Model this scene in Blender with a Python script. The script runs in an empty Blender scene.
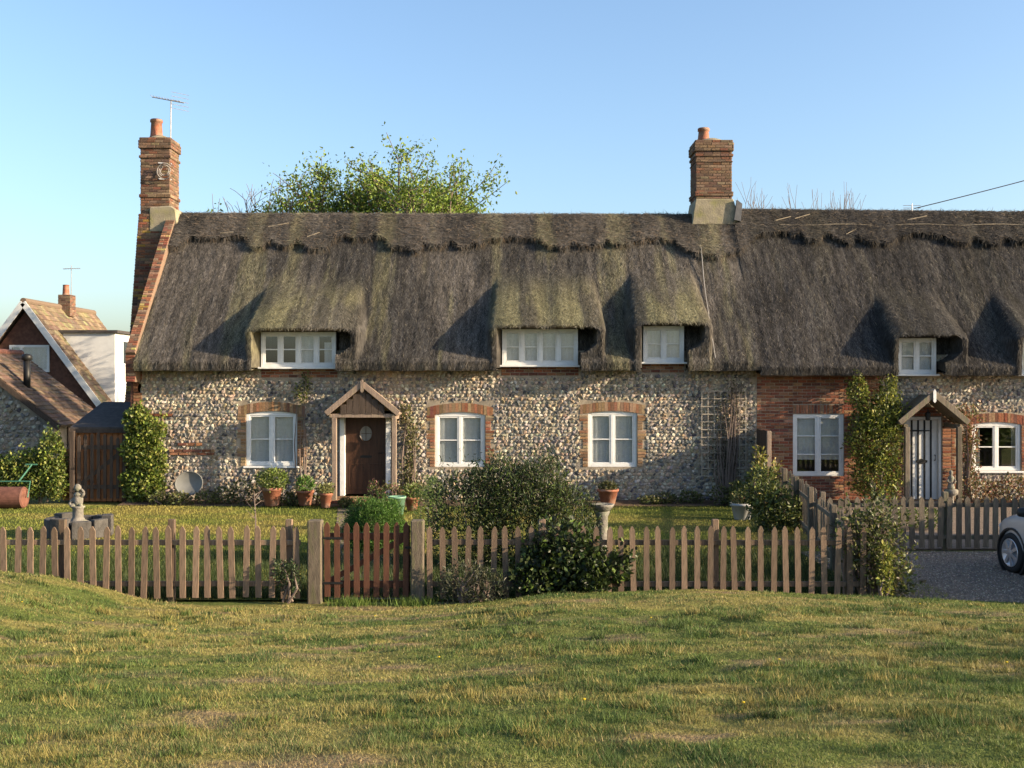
import bpy, math, random
import numpy as np
from mathutils import Vector

# ------------------------------------------------------------------ camera, sky, sun
SC = bpy.context.scene
F = 1100.0                      # focal length in pixels of a 1024 px wide picture
ZC = 2.9                        # camera height above the cottage garden
cam = bpy.data.objects.new('camera', bpy.data.cameras.new('camera'))
SC.collection.objects.link(cam)
cam.location = (0, 0, ZC); cam.rotation_euler = (math.pi/2, 0, 0)
cam.data.sensor_width = 36; cam.data.lens = 36*F/1024
cam.data.clip_start = 0.05; cam.data.clip_end = 3000
SC.camera = cam
SUN_EL, SUN_AZ = math.radians(16.5), math.radians(75)     # azimuth: to the right of straight behind the camera
W = bpy.data.worlds.new('World'); SC.world = W; W.use_nodes = True
nt = W.node_tree
sky = nt.nodes.new('ShaderNodeTexSky'); sky.sky_type = 'NISHITA'; sky.sun_disc = False
sky.sun_elevation = SUN_EL; sky.sun_rotation = math.pi-SUN_AZ
sky.air_density = 1.0; sky.dust_density = 2.2; sky.ozone_density = 2.6; sky.altitude = 20
nt.links.new(sky.outputs[0], nt.nodes['Background'].inputs[0])
nt.nodes['Background'].inputs[1].default_value = 0.118
sl = bpy.data.lights.new('sun', 'SUN'); so = bpy.data.objects.new('sun', sl); SC.collection.objects.link(so)
sl.energy = 5.0; sl.angle = math.radians(0.5); sl.color = (1.0, 0.80, 0.55)
SDIR = Vector((math.sin(SUN_AZ)*math.cos(SUN_EL), -math.cos(SUN_AZ)*math.cos(SUN_EL), math.sin(SUN_EL)))
so.rotation_euler = SDIR.to_track_quat('Z', 'Y').to_euler()
SC.view_settings.view_transform = 'Standard'; SC.view_settings.look = 'None'
SC.view_settings.exposure = 1.42; SC.view_settings.gamma = 1.0
SC.view_settings.use_curve_mapping = False
SC.cycles.max_bounces = 6; SC.cycles.transparent_max_bounces = 12
SC.cycles.use_denoising = True

R = np.random.default_rng(7)
random.seed(7)
def U(a, b, n=None): return R.uniform(a, b, n)
def PX(px, Y): return (px-512)*Y/F
def PZ(py, Y): return ZC-(py-384)*Y/F

# ------------------------------------------------------------------ noise
def _h(i, j, s):
    n = (i*374761393 + j*668265263 + s*974634777) & 0x7fffffff
    n = ((n ^ (n >> 13))*1274126177) & 0x7fffffff
    return ((n ^ (n >> 16)) & 0xffff)/65535.0
def vn(x, y, s=0):
    x = np.asarray(x, float); y = np.asarray(y, float)
    xi = np.floor(x).astype(np.int64); yi = np.floor(y).astype(np.int64)
    fx = x-xi; fy = y-yi; fx = fx*fx*(3-2*fx); fy = fy*fy*(3-2*fy)
    return (_h(xi, yi, s)*(1-fx)+_h(xi+1, yi, s)*fx)*(1-fy)+(_h(xi, yi+1, s)*(1-fx)+_h(xi+1, yi+1, s)*fx)*fy
def fbm(x, y, s=0, o=4):
    t = 0; a = 1.0; m = 0
    for k in range(o):
        t = t+a*vn(np.asarray(x)*2**k, np.asarray(y)*2**k, s+k*17); m += a; a *= .5
    return t/m
def sstep(a, b, x):
    t = np.clip((np.asarray(x, float)-a)/(b-a), 0, 1); return t*t*(3-2*t)

# ------------------------------------------------------------------ materials
MATS = {}
def mat(name, col=(.5,.5,.5), rough=.8, var=.0, scale=8., bump=0., bscale=40., attr=False, spec=.3, transl=0., metal=0., objvar=0., stretch=(1,1,1), wear=None, wscale=2., wlo=.5, whi=.7, coat=0.):
    m = bpy.data.materials.new(name); m.use_nodes = True; t = m.node_tree; N = t.nodes; L = t.links
    b = N['Principled BSDF']; b.inputs['Roughness'].default_value = rough; b.inputs['Metallic'].default_value = metal
    b.inputs['Specular IOR Level'].default_value = spec
    if coat: b.inputs['Coat Weight'].default_value = coat; b.inputs['Coat Roughness'].default_value = .08
    tc = N.new('ShaderNodeTexCoord'); mp = N.new('ShaderNodeMapping'); mp.inputs['Scale'].default_value = stretch
    L.new(tc.outputs['Object'], mp.inputs[0])
    if attr:
        a = N.new('ShaderNodeAttribute'); a.attribute_name = 'Col'; cs = a.outputs['Color']
    else:
        c = N.new('ShaderNodeRGB'); c.outputs[0].default_value = (*col, 1); cs = c.outputs[0]
    if wear:
        nz = N.new('ShaderNodeTexNoise'); nz.inputs['Scale'].default_value = wscale; nz.inputs['Detail'].default_value = 5
        L.new(mp.outputs[0], nz.inputs['Vector'])
        rp = N.new('ShaderNodeMapRange'); rp.inputs[1].default_value = wlo; rp.inputs[2].default_value = whi
        L.new(nz.outputs[0], rp.inputs[0])
        mx = N.new('ShaderNodeMix'); mx.data_type = 'RGBA'; mx.inputs['B'].default_value = (*wear, 1)
        L.new(rp.outputs[0], mx.inputs['Factor']); L.new(cs, mx.inputs['A']); cs = mx.outputs['Result']
    if var:
        nz = N.new('ShaderNodeTexNoise'); nz.inputs['Scale'].default_value = scale; nz.inputs['Detail'].default_value = 6
        L.new(mp.outputs[0], nz.inputs['Vector'])
        rp = N.new('ShaderNodeMapRange'); rp.inputs[1].default_value = .3; rp.inputs[2].default_value = .7
        rp.inputs[3].default_value = 1-var; rp.inputs[4].default_value = 1+var
        L.new(nz.outputs[0], rp.inputs[0])
        hs = N.new('ShaderNodeHueSaturation'); L.new(rp.outputs[0], hs.inputs['Value']); L.new(cs, hs.inputs['Color']); cs = hs.outputs[0]
    if objvar:
        oi = N.new('ShaderNodeObjectInfo'); rp = N.new('ShaderNodeMapRange'); rp.inputs[3].default_value = 1-objvar; rp.inputs[4].default_value = 1+objvar
        L.new(oi.outputs['Random'], rp.inputs[0])
        hs = N.new('ShaderNodeHueSaturation'); L.new(rp.outputs[0], hs.inputs['Value']); L.new(cs, hs.inputs['Color']); cs = hs.outputs[0]
    L.new(cs, b.inputs['Base Color'])
    if bump:
        nz = N.new('ShaderNodeTexNoise'); nz.inputs['Scale'].default_value = bscale; nz.inputs['Detail'].default_value = 6
        L.new(mp.outputs[0], nz.inputs['Vector'])
        bp = N.new('ShaderNodeBump'); bp.inputs['Strength'].default_value = bump; bp.inputs['Distance'].default_value = .02
        L.new(nz.outputs[0], bp.inputs['Height']); L.new(bp.outputs[0], b.inputs['Normal'])
    if transl:
        tr = N.new('ShaderNodeBsdfTranslucent'); L.new(cs, tr.inputs[0]); ms = N.new('ShaderNodeMixShader'); ms.inputs[0].default_value = transl
        L.new(b.outputs[0], ms.inputs[1]); L.new(tr.outputs[0], ms.inputs[2]); L.new(ms.outputs[0], N['Material Output'].inputs[0])
    MATS[name] = m
    return m
def glass_mat():
    m = bpy.data.materials.new('glass'); m.use_nodes = True; t = m.node_tree; N = t.nodes; L = t.links
    N.remove(N['Principled BSDF'])
    tr = N.new('ShaderNodeBsdfTransparent'); tr.inputs[0].default_value = (.96,.97,.97,1)
    gl = N.new('ShaderNodeBsdfGlossy'); gl.inputs['Roughness'].default_value = .03
    lw = N.new('ShaderNodeLayerWeight'); lw.inputs[0].default_value = .25; fr = N.new('ShaderNodeMapRange'); fr.inputs[3].default_value = .09; fr.inputs[4].default_value = .7; L.new(lw.outputs['Facing'], fr.inputs[0])
    ms = N.new('ShaderNodeMixShader'); L.new(fr.outputs[0], ms.inputs[0]); L.new(tr.outputs[0], ms.inputs[1]); L.new(gl.outputs[0], ms.inputs[2])
    L.new(ms.outputs[0], N['Material Output'].inputs[0]); MATS['glass'] = m
glass_mat()
mat('thatch', attr=True, rough=.95, var=.35, scale=14, bump=.9, bscale=26, stretch=(3,1,.5), spec=.1)
mat('strand', attr=True, rough=.9, spec=.1)
mat('mortar', (.27,.225,.17), .95, .3, 6, .6, 60, wear=(.16,.145,.125), wscale=1.5)
mat('flint', attr=True, rough=.6, var=.35, scale=22, bump=.4, bscale=60, spec=.35)
mat('brick', attr=True, rough=.9, var=.25, scale=25, bump=.5, bscale=80, spec=.15)
mat('brick_core', (.17,.115,.08), .95, .2, 20, .3, 60)
mat('white_paint', (.62,.62,.61), .45, .06, 9, .05, 30, wear=(.55,.53,.48), wscale=3, wlo=.6, whi=.8)
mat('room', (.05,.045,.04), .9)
mat('curtain', (.64,.65,.65), .9, .08, 20, transl=.2)
mat('curtain_dark', (.20,.19,.18), .9, .2, 10)
mat('door_brown', (.045,.021,.012), .4, .3, 6, .1, 30, stretch=(4,4,.5))
mat('black_iron', (.012,.012,.012), .5)
mat('old_wood', (.215,.16,.125), .85, .3, 6, .4, 30, stretch=(6,6,.6), wear=(.20,.16,.11), wscale=2)
mat('dark_wood', (.06,.043,.033), .85, .35, 6, .4, 30, stretch=(5,5,.6))
mat('picket_wood', (.155,.105,.072), .85, .35, 8, .35, 30, stretch=(7,7,.7), objvar=.32, wear=(.09,.08,.055), wscale=3, wlo=.48, whi=.72)
mat('picket_grey', (.125,.10,.075), .9, .35, 8, .35, 30, stretch=(7,7,.7), objvar=.25, wear=(.10,.105,.06), wscale=3)
mat('gate_red', (.075,.030,.016), .7, .3, 8, .3, 30, stretch=(7,7,.7), objvar=.2)
mat('post_old', (.115,.092,.068), .95, .3, 8, .6, 25, stretch=(5,5,1), wear=(.09,.085,.045), wscale=4)
mat('terracotta', (.25,.095,.055), .75, .25, 8, .2, 40, wear=(.22,.15,.11), wscale=5)
mat('stone', (.16,.145,.125), .95, .3, 10, .6, 40, wear=(.16,.17,.11), wscale=4)
mat('dark_stone', (.065,.06,.055), .95, .35, 10, .6, 40)
mat('cement', (.24,.21,.15), .95, .25, 6, .5, 30, wear=(.16,.15,.07), wscale=3)
mat('lead', (.10,.10,.105), .6, .2, 8)
mat('metal', (.35,.35,.36), .45, .15, 10, metal=.6)
mat('dish_grey', (.15,.15,.14), .55, .15, 5)
mat('green_paint', (.05,.15,.10), .5)
mat('green_plastic', (.15,.28,.19), .4)
mat('red_rust', (.13,.055,.038), .75, .35, 9, .3, 40)
mat('leaf', attr=True, rough=.5, transl=.3, spec=.35)
mat('bark', (.13,.10,.075), .95, .3, 10, .6, 30)
mat('twig', (.16,.12,.10), .9)
mat('blade', attr=True, rough=.6, transl=.25, spec=.25)
mat('soil', (.085,.055,.035), .95, .35, 6, .9, 30)
mat('gravel_bed', (.16,.12,.09), .95, .3, 10, .8, 60)
mat('pebble', attr=True, rough=.8)
mat('water', (.02,.025,.02), .08, spec=.6)
mat('tile', attr=True, rough=.9, var=.3, scale=12, bump=.4, bscale=50)
mat('tile_core', (.14,.10,.07), .95)
mat('dark_brick', (.10,.045,.03), .9, .3, 8, .5, 40)
mat('felt', (.055,.048,.045), .9, .3, 8, .3, 60)
mat('white_clad', (.56,.56,.55), .6, .05, 6)
mat('orange_wood', (.42,.18,.08), .8, .25, 8, stretch=(6,6,.6))
mat('car_paint', (.42,.43,.44), .35, metal=.35, spec=.5, coat=.8)
mat('tyre', (.018,.018,.018), .8)
mat('alloy', (.5,.5,.52), .35, metal=.7)
mat('car_glass', (.02,.025,.03), .05, spec=.6)
mat('black_plastic', (.02,.02,.02), .5)
mat('lamp_glass', (.65,.67,.7), .1, spec=.6)
mat('dull_glass', (.16,.17,.18), .15, spec=.5)
mat('wire', (.03,.03,.03), .6)
mat('tub_grey', (.34,.34,.34), .7, .15, 6)
mat('lath', (.30,.26,.21), .85, .2, 8)
mat('pale_wood', (.24,.20,.145), .8)
mat('cable_grey', (.22,.21,.20), .7)

def ground_mat():
    m = bpy.data.materials.new('grass_ground'); m.use_nodes = True; t = m.node_tree; N = t.nodes; L = t.links
    b = N['Principled BSDF']; b.inputs['Roughness'].default_value = .95; b.inputs['Specular IOR Level'].default_value = .1
    a = N.new('ShaderNodeAttribute'); a.attribute_name = 'Col'
    tc = N.new('ShaderNodeTexCoord')
    nz = N.new('ShaderNodeTexNoise'); nz.inputs['Scale'].default_value = 14; nz.inputs['Detail'].default_value = 8
    L.new(tc.outputs['Object'], nz.inputs['Vector'])
    rp = N.new('ShaderNodeMapRange'); rp.inputs[1].default_value = .3; rp.inputs[2].default_value = .7; rp.inputs[3].default_value = .6; rp.inputs[4].default_value = 1.35
    L.new(nz.outputs[0], rp.inputs[0])
    hs = N.new('ShaderNodeHueSaturation'); L.new(rp.outputs[0], hs.inputs['Value']); L.new(a.outputs[0], hs.inputs['Color'])
    L.new(hs.outputs[0], b.inputs['Base Color'])
    n2 = N.new('ShaderNodeTexNoise'); n2.inputs['Scale'].default_value = 45; n2.inputs['Detail'].default_value = 6
    L.new(tc.outputs['Object'], n2.inputs['Vector'])
    bp = N.new('ShaderNodeBump'); bp.inputs['Strength'].default_value = 1; bp.inputs['Distance'].default_value = .03
    L.new(n2.outputs[0], bp.inputs['Height']); L.new(bp.outputs[0], b.inputs['Normal'])
    MATS['grass_ground'] = m
ground_mat()

# ------------------------------------------------------------------ geometry helpers
class Geo:
    def __init__(s): s.v = []; s.f = []; s.c = []; s.n = 0; s.hasc = False
    def add(s, v, f, c=None):
        v = np.asarray(v, float).reshape(-1, 3)
        f = [np.asarray(f)] if isinstance(f, np.ndarray) else f
        for q in f: s.f.append(np.asarray(q, np.int64)+s.n)
        s.v.append(v)
        if c is not None:
            s.hasc = True; c = np.asarray(c, float); c = np.broadcast_to(c, (len(v), 3)) if c.ndim == 1 else c
        else: c = np.zeros((len(v), 3))+.3
        s.c.append(c); s.n += len(v); return s
    def box(s, x0, x1, y0, y1, z0, z1, c=None):
        v = [(x,y,z) for x in (x0,x1) for y in (y0,y1) for z in (z0,z1)]
        f = np.array([(0,1,3,2),(4,6,7,5),(0,4,5,1),(2,3,7,6),(0,2,6,4),(1,5,7,3)])
        return s.add(v, f, c)
    def bar(s, p, q, w, h, c=None, up=(0,0,1)):
        p = np.array(p, float); q = np.array(q, float); d = q-p; d /= np.linalg.norm(d)
        u = np.array(up, float); a = np.cross(d, u)
        if np.linalg.norm(a) < 1e-4: a = np.cross(d, (1,0,0))
        a /= np.linalg.norm(a); b = np.cross(a, d)
        v = [o+a*i*w/2+b*j*h/2 for o in (p,q) for (i,j) in ((-1,-1),(1,-1),(1,1),(-1,1))]
        f = np.array([(3,2,1,0),(4,5,6,7),(0,1,5,4),(1,2,6,5),(2,3,7,6),(3,0,4,7)])
        return s.add(v, f, c)
    def tube(s, pts, rad, n=6, c=None, cap=True):
        pts = np.asarray(pts, float); k = len(pts); rad = np.broadcast_to(np.asarray(rad, float), (k,))
        d = np.gradient(pts, axis=0); d /= np.linalg.norm(d, axis=1)[:,None]+1e-9
        ref = np.array([0,0,1.]) if abs(d[:,2]).mean() < .8 else np.array([1.,0,0])
        a = np.cross(d, ref); a /= np.linalg.norm(a, axis=1)[:,None]+1e-9; b = np.cross(d, a)
        th = np.arange(n)*2*math.pi/n
        v = (pts[:,None]+rad[:,None,None]*(a[:,None]*np.cos(th)[None,:,None]+b[:,None]*np.sin(th)[None,:,None])).reshape(-1,3)
        i = np.arange(k-1)[:,None]*n; j = np.arange(n)[None]; j2 = (j+1)%n
        q = np.stack([i+j, i+j2, i+n+j2, i+n+j], -1).reshape(-1,4)
        f = [q]
        if cap: f += [np.arange(n)[None,::-1], (np.arange(n)+(k-1)*n)[None]]
        return s.add(v, f, c)
    def lathe(s, prof, cx, cy, cz=0, n=20, c=None, sx=1, sy=1):
        prof = np.asarray(prof, float); k = len(prof); th = np.arange(n)*2*math.pi/n
        v = np.stack([cx+prof[:,0,None]*np.cos(th)*sx, cy+prof[:,0,None]*np.sin(th)*sy, cz+np.repeat(prof[:,1,None], n, 1)], -1).reshape(-1,3)
        i = np.arange(k-1)[:,None]*n; j = np.arange(n)[None]; j2 = (j+1)%n
        q = np.stack([i+j, i+j2, i+n+j2, i+n+j], -1).reshape(-1,4)
        return s.add(v, [q, np.arange(n)[None,::-1], (np.arange(n)+(k-1)*n)[None]], c)
    def prism(s, poly, y0, y1, c=None, axis='y'):
        n = len(poly); v = []
        for y in (y0, y1):
            for (a, b) in poly: v.append({'y':(a,y,b), 'x':(y,a,b), 'z':(a,b,y)}[axis])
        i = np.arange(n); j = (i+1)%n
        return s.add(v, [i[None,::-1], (i+n)[None], np.stack([i, j, j+n, i+n], -1)], c)
    def arrays(s): return np.concatenate(s.v), s.f, np.concatenate(s.c)

ORG = {}
COL = SC.collection
def mesh_of(name, g, org=(0,0,0), smooth=False):
    v, fs, c = g.arrays(); v = v-np.asarray(org)
    lv = np.concatenate([f.reshape(-1) for f in fs]); cnt = np.concatenate([np.full(len(f), f.shape[1]) for f in fs])
    me = bpy.data.meshes.new(name); me.vertices.add(len(v)); me.vertices.foreach_set('co', v.astype(np.float32).ravel())
    me.loops.add(len(lv)); me.loops.foreach_set('vertex_index', lv.astype(np.int32))
    me.polygons.add(len(cnt)); st = np.concatenate([[0], np.cumsum(cnt)[:-1]])
    me.polygons.foreach_set('loop_start', st.astype(np.int32)); me.polygons.foreach_set('loop_total', cnt.astype(np.int32))
    me.polygons.foreach_set('use_smooth', np.full(len(cnt), bool(smooth)))
    me.update(calc_edges=True)
    if g.hasc:
        at = me.color_attributes.new('Col', 'FLOAT_COLOR', 'POINT')
        at.data.foreach_set('color', np.concatenate([c, np.ones((len(c),1))], 1).astype(np.float32).ravel())
    return me
def thing(name, label, cat, base=(0,0,0), group=None):
    o = bpy.data.objects.new(name, None); COL.objects.link(o); o.location = base; ORG[o] = np.array(base, float)
    o['label'] = label; o['category'] = cat
    if group: o['group'] = group
    return o
def obj(name, g, m, parent=None, smooth=False, bevel=0, kind=None, label=None):
    """one mesh object; geometry is given in world coordinates"""
    org = ORG.get(parent, np.zeros(3)) if parent else np.zeros(3)
    me = mesh_of(name, g, org, smooth); me.materials.append(MATS[m])
    o = bpy.data.objects.new(name, me); COL.objects.link(o)
    if parent: o.parent = parent
    ORG[o] = org
    if bevel:
        b = o.modifiers.new('bevel', 'BEVEL'); b.width = bevel; b.segments = 1; b.limit_method = 'ANGLE'
    if kind: o['kind'] = kind
    if label: o['label'] = label
    return o
def inst(name, me, parent, loc, rot=(0,0,0), scale=(1,1,1)):
    """a copy that shares mesh data; loc in world coordinates"""
    o = bpy.data.objects.new(name, me); COL.objects.link(o); o.parent = parent
    o.location = np.asarray(loc, float)-ORG[parent]; o.rotation_euler = rot; o.scale = scale; return o

def leafcloud(g, pts, size, cols, up=.35, nrm=None, rng=None, aspect=.5):
    """diamond leaves at pts, folded a little along the midrib"""
    n = len(pts); size = np.broadcast_to(size, (n,))
    d = R.normal(size=(n,3)); d[:,2] += up
    if nrm is not None: d = d*.8+nrm*.6
    d /= np.linalg.norm(d, axis=1)[:,None]
    a = np.cross(d, R.normal(size=(n,3))); a /= np.linalg.norm(a, axis=1)[:,None]+1e-9; b = np.cross(d, a)
    s = size[:,None]
    v = np.stack([pts, pts+d*s*.5+a*s*aspect*.5+b*s*.08, pts+d*s, pts+d*s*.5-a*s*aspect*.5+b*s*.08], 1).reshape(-1,3)
    f = (np.arange(n)[:,None]*4+np.array([0,1,2,3])[None])
    g.add(v, np.concatenate([f[:,[0,1,2]], f[:,[0,2,3]]]), np.repeat(cols, 4, 0))
def tint(n, cols, jit=.25, w=None):
    cols = np.asarray(cols, float); k = R.choice(len(cols), n, p=w)
    return np.clip(cols[k]*U(1-jit, 1+jit, (n,1))*U(.92,1.08,(n,3)), 0, 1)

# ------------------------------------------------------------------ ground
YF = 14.7
_hx = [-40,-9,-6.66,-6.0,-5.36,-4.7,-4.05,-1.2,-.4,.5,2.44,4.4,6.66,9,40]
_hz = [.5,.5,.47,.41,.26,.08,0,0,.06,.17,.235,.15,.05,.02,.02]
def H(x, y):
    x = np.asarray(x, float); y = np.asarray(y, float)
    hf = np.interp(x, _hx, _hz)
    t = np.clip((14.25-y)/(14.25-3.2), 0, 1)
    h = hf+(1.32-hf)*t
    h = h+.05*(fbm(x*.5, y*.5, 3)-.5)*2*np.clip(t*6, 0, 1)+(.045*(vn(x*1.6, y*2.2, 9)-.5)+.045*(fbm(x*4.2, y*5.0, 19, 3)-.5))*np.clip(t*6, 0, 1)
    h = h*sstep(14.62, 14.3, y) - .03*sstep(14.3, 14.7, y)
    return h
def dryness(x, y):
    """0 lush .. 1 bare straw-coloured turf"""
    d = fbm(x*.75, y*1.7, 21, 5)-.012*np.clip(x, -6, 6)
    p = sstep(.60, .80, fbm(x*1.1+3, y*3.0, 55, 5))*.8
    return np.clip(sstep(.40, .68, d)*.75, 0, 1), p
def grass_col(x, y, n):
    d, p = dryness(x, y)
    g1 = np.array([.130,.160,.038]); g2 = np.array([.285,.240,.075]); g3 = np.array([.30,.21,.115])
    c = g1[None]*(1-d[:,None])+g2[None]*d[:,None]
    c = c*(1-.75*p[:,None])+g3[None]*.75*p[:,None]
    return c
gx = np.unique(np.concatenate([np.linspace(-600,-40,8), np.linspace(-40,-12,12), np.arange(-12,12.01,.08), np.linspace(12,40,12), np.linspace(40,600,8)]))
gy = np.unique(np.concatenate([np.linspace(-300,-6,7), np.concatenate([np.arange(-6,2,.3), np.arange(2,16,.07)]), np.linspace(16,60,10), np.linspace(60,1500,9)]))
GX, GY = np.meshgrid(gx, gy, indexing='ij'); GZ = H(GX, GY)
n0, n1 = GX.shape
ii = (np.arange(n0-1)[:,None]*n1+np.arange(n1-1)[None]).ravel()
gq = np.stack([ii, ii+n1, ii+n1+1, ii+1], -1)
gc = grass_col(GX.ravel(), GY.ravel(), 0)*.75
pp = dryness(GX.ravel(), GY.ravel())[1][:,None]; gc = gc*(1-pp*.6)+np.array([.20,.135,.085])*pp*.6
g = Geo().add(np.stack([GX.ravel(), GY.ravel(), GZ.ravel()], -1), gq, gc)
o = obj('ground', g, 'grass_ground', smooth=True, kind='structure')

def blades(name, x, y, z, hgt, wid, col, lean=.5):
    n = len(x); th = U(0, 2*math.pi, n); ph = U(0, 2*math.pi, n)
    base = np.stack([x, y, z], -1)
    side = np.stack([np.cos(th), np.sin(th), np.zeros(n)], -1)*wid[:,None]*.5
    tip = base+np.stack([np.cos(ph)*hgt*lean*U(.1,1,n), np.sin(ph)*hgt*lean*U(.1,1,n), hgt], -1)
    v = np.stack([base-side, base+side, tip], 1).reshape(-1,3)
    g = Geo().add(v, np.arange(n*3).reshape(-1,3), np.repeat(col, 3, 0))
    return obj(name, g, 'blade', kind='stuff')
NB = 900000
by = 3.9*(14.35/3.9)**(U(0,1,NB)); bx = U(-1,1,NB)*(.50*by+2.2)
dd, ppp = dryness(bx, by)
tuft = fbm(bx*4.2, by*4.8, 88, 4)
keep = (U(0,1,NB) > ppp*.85) & (U(0,1,NB) < .25+tuft*1.3)
bx, by, tuft, dd, ppp = bx[keep], by[keep], tuft[keep], dd[keep], ppp[keep]
bc = grass_col(bx, by, 0)*U(.6,1.35,(len(bx),1))*U(.93,1.07,(len(bx),3))
dead = U(0,1,len(bx)) < .07+.22*dd
bc[dead] = np.array([.34,.27,.12])*U(.6,1.25,(dead.sum(),1))
lush = (tuft > .58) & ~dead; bc[lush] *= np.array([.50,.68,.7])
bh = (.008+.075*np.clip(tuft-.30,0,1)**1.6+.008*U(0,1,len(bx)))*U(.5,1.6,len(bx))
go = blades('green_grass', bx, by, H(bx,by)-.004, bh, .0036*np.maximum(1,by/6)*U(.7,1.5,len(bx)), bc, 1.1)
go['label'] = 'short rough grass with dry straw patches on the green'; go['category'] = 'grass'

# coarser tussocks standing out of the turf, and a few dandelions
NT = 2600
ty = 4.2*(13.9/4.2)**U(0,1,NT); tx = U(-1,1,NT)*(.50*ty+2.0)
kt = U(0,1,NT) < sstep(.42,.62, fbm(tx*.9, ty*1.4, 101, 3)); tx, ty = tx[kt], ty[kt]; NT = len(tx); K = 80
tr = U(.03,.11,NT); tc = np.array([.085,.125,.03])[None]*U(.55,1.3,(NT,1)); yl = U(0,1,NT) < .35; tc[yl] = np.array([.25,.21,.065])*U(.7,1.15,(yl.sum(),1))
bx = (tx[:,None]+R.normal(size=(NT,K))*tr[:,None]).ravel(); by = (ty[:,None]+R.normal(size=(NT,K))*tr[:,None]*.8).ravel(); by = np.minimum(by, 14.3)
hh_ = (U(.025,.075,NT)[:,None]*U(.5,1.3,(NT,K))).ravel()
o = blades('tussock_grass', bx, by, H(bx,by)-.004, hh_, .0045*np.maximum(1,by/6)*U(.7,1.4,len(bx)), np.repeat(tc, K, 0)*U(.6,1.35,(NT*K,1)), .9); o['label'] = 'coarser grass tussocks dotted over the green'; o['category'] = 'grass'
g = Geo()
for k in range(12):
    yy = U(5.5,13); xx = U(-1,1)*.45*yy; zz_ = float(H(np.array([xx]), np.array([yy]))[0]); hh_ = U(.04,.07)
    g.tube([(xx,yy,zz_),(xx+.005,yy,zz_+hh_)], .002, 4, (.12,.16,.04)); g.lathe([(.003,0),(.010,.004),(.012,.008),(.005,.011)], xx+.005, yy, zz_+hh_, 8, (.62,.46,.03))
o = obj('dandelions', g, 'blade', kind='stuff'); o['label'] = 'tiny yellow dandelion flowers scattered in the grass'; o['category'] = 'flowers'
# lawn inside the garden, flower beds and gravel drive
lx = np.linspace(-16,6.0,90); ly = np.linspace(14.78,26.2,50)
LX, LY = np.meshgrid(lx, ly, indexing='ij'); lc = np.array([.10,.12,.025])[None]*(1-sstep(.4,.7,fbm(LX.ravel()*.6,LY.ravel(),31))[:,None])+np.array([.20,.165,.045])[None]*sstep(.4,.7,fbm(LX.ravel()*.6,LY.ravel(),31))[:,None]
ii = (np.arange(89)[:,None]*50+np.arange(49)[None]).ravel()
obj('garden_lawn', Geo().add(np.stack([LX.ravel(),LY.ravel(),np.zeros(LX.size)],-1), np.stack([ii,ii+50,ii+51,ii+1],-1), lc*.8), 'grass_ground', kind='structure')
n = 110000
x = U(-13,6.0,n); y = 14.8*(26.2/14.8)**U(0,1,n)
s = sstep(.4,.7,fbm(x*.6,y,31))[:,None]
c = (np.array([.18,.205,.035])*(1-s)+np.array([.31,.27,.07])*s)*U(.65,1.3,(n,1))
o = blades('lawn_grass', x, y, np.zeros(n), U(.02,.05,n), U(.008,.014,n), c, .7); o['label'] = 'mown lawn grass inside the picket fence'; o['category'] = 'grass'
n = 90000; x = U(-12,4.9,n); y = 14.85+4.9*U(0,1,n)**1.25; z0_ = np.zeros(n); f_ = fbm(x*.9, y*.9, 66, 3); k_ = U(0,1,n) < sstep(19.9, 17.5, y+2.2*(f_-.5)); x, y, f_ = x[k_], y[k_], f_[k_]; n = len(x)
o = blades('shade_grass', x, y, np.zeros(n), U(.06,.15,n)*(.6+.8*f_), U(.007,.013,n), tint(n, [(.028,.05,.013),(.04,.062,.016),(.055,.072,.022)], .3), .6); o['label'] = 'longer grass coloured dark to give shade just behind the front picket fence'; o['category'] = 'grass'  # shade behind the fence is put into these dark blade colours
g = Geo()
bxs = np.linspace(-9.4,16.5,120); e = 26.05+.12*np.sin(bxs*1.3)+.1*vn(bxs*2, bxs*0, 5)
v = np.concatenate([np.stack([bxs, e, np.full(120,.012)],-1), np.stack([bxs, np.full(120,27.0), np.full(120,.06)],-1)])
i = np.arange(119); g.add(v, np.stack([i,i+1,i+121,i+120],-1)); obj('flower_bed', g, 'soil', kind='structure')
g = Geo().box(4.95,24,14.45,19.0,-.2,.006); obj('driveway', g, 'gravel_bed', kind='structure')
g = Geo().box(6.45,16.5,19.35,26.0,-.2,.004); obj('front_path', g, 'gravel_bed', kind='structure')
n = 26000; x = U(4.95,11,n); y = U(14.45,19.0,n); r = U(.008,.02,n); h = r*U(.5,1,n)
oct_ = np.array([[1,0,0],[0,1,0],[-1,0,0],[0,-1,0],[0,0,1]], float)
th = U(0,6.28,n); ct, st_ = np.cos(th), np.sin(th)
v = np.repeat(oct_[None], n, 0)*np.stack([r,r*U(.6,1,n),h],-1)[:,None]
v = np.stack([v[...,0]*ct[:,None]-v[...,1]*st_[:,None]+x[:,None], v[...,0]*st_[:,None]+v[...,1]*ct[:,None]+y[:,None], v[...,2]+.006], -1).reshape(-1,3)
f = np.array([[0,1,4],[1,2,4],[2,3,4],[3,0,4]]); f = (np.arange(n)[:,None,None]*5+f[None]).reshape(-1,3)
o = obj('gravel', Geo().add(v, f, np.repeat(tint(n, [(.24,.18,.13),(.16,.12,.09),(.31,.25,.19),(.12,.10,.085)], .3), 5, 0)), 'pebble', kind='stuff'); o['label'] = 'loose grey and brown gravel on the driveway'; o['category'] = 'gravel'

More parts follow.
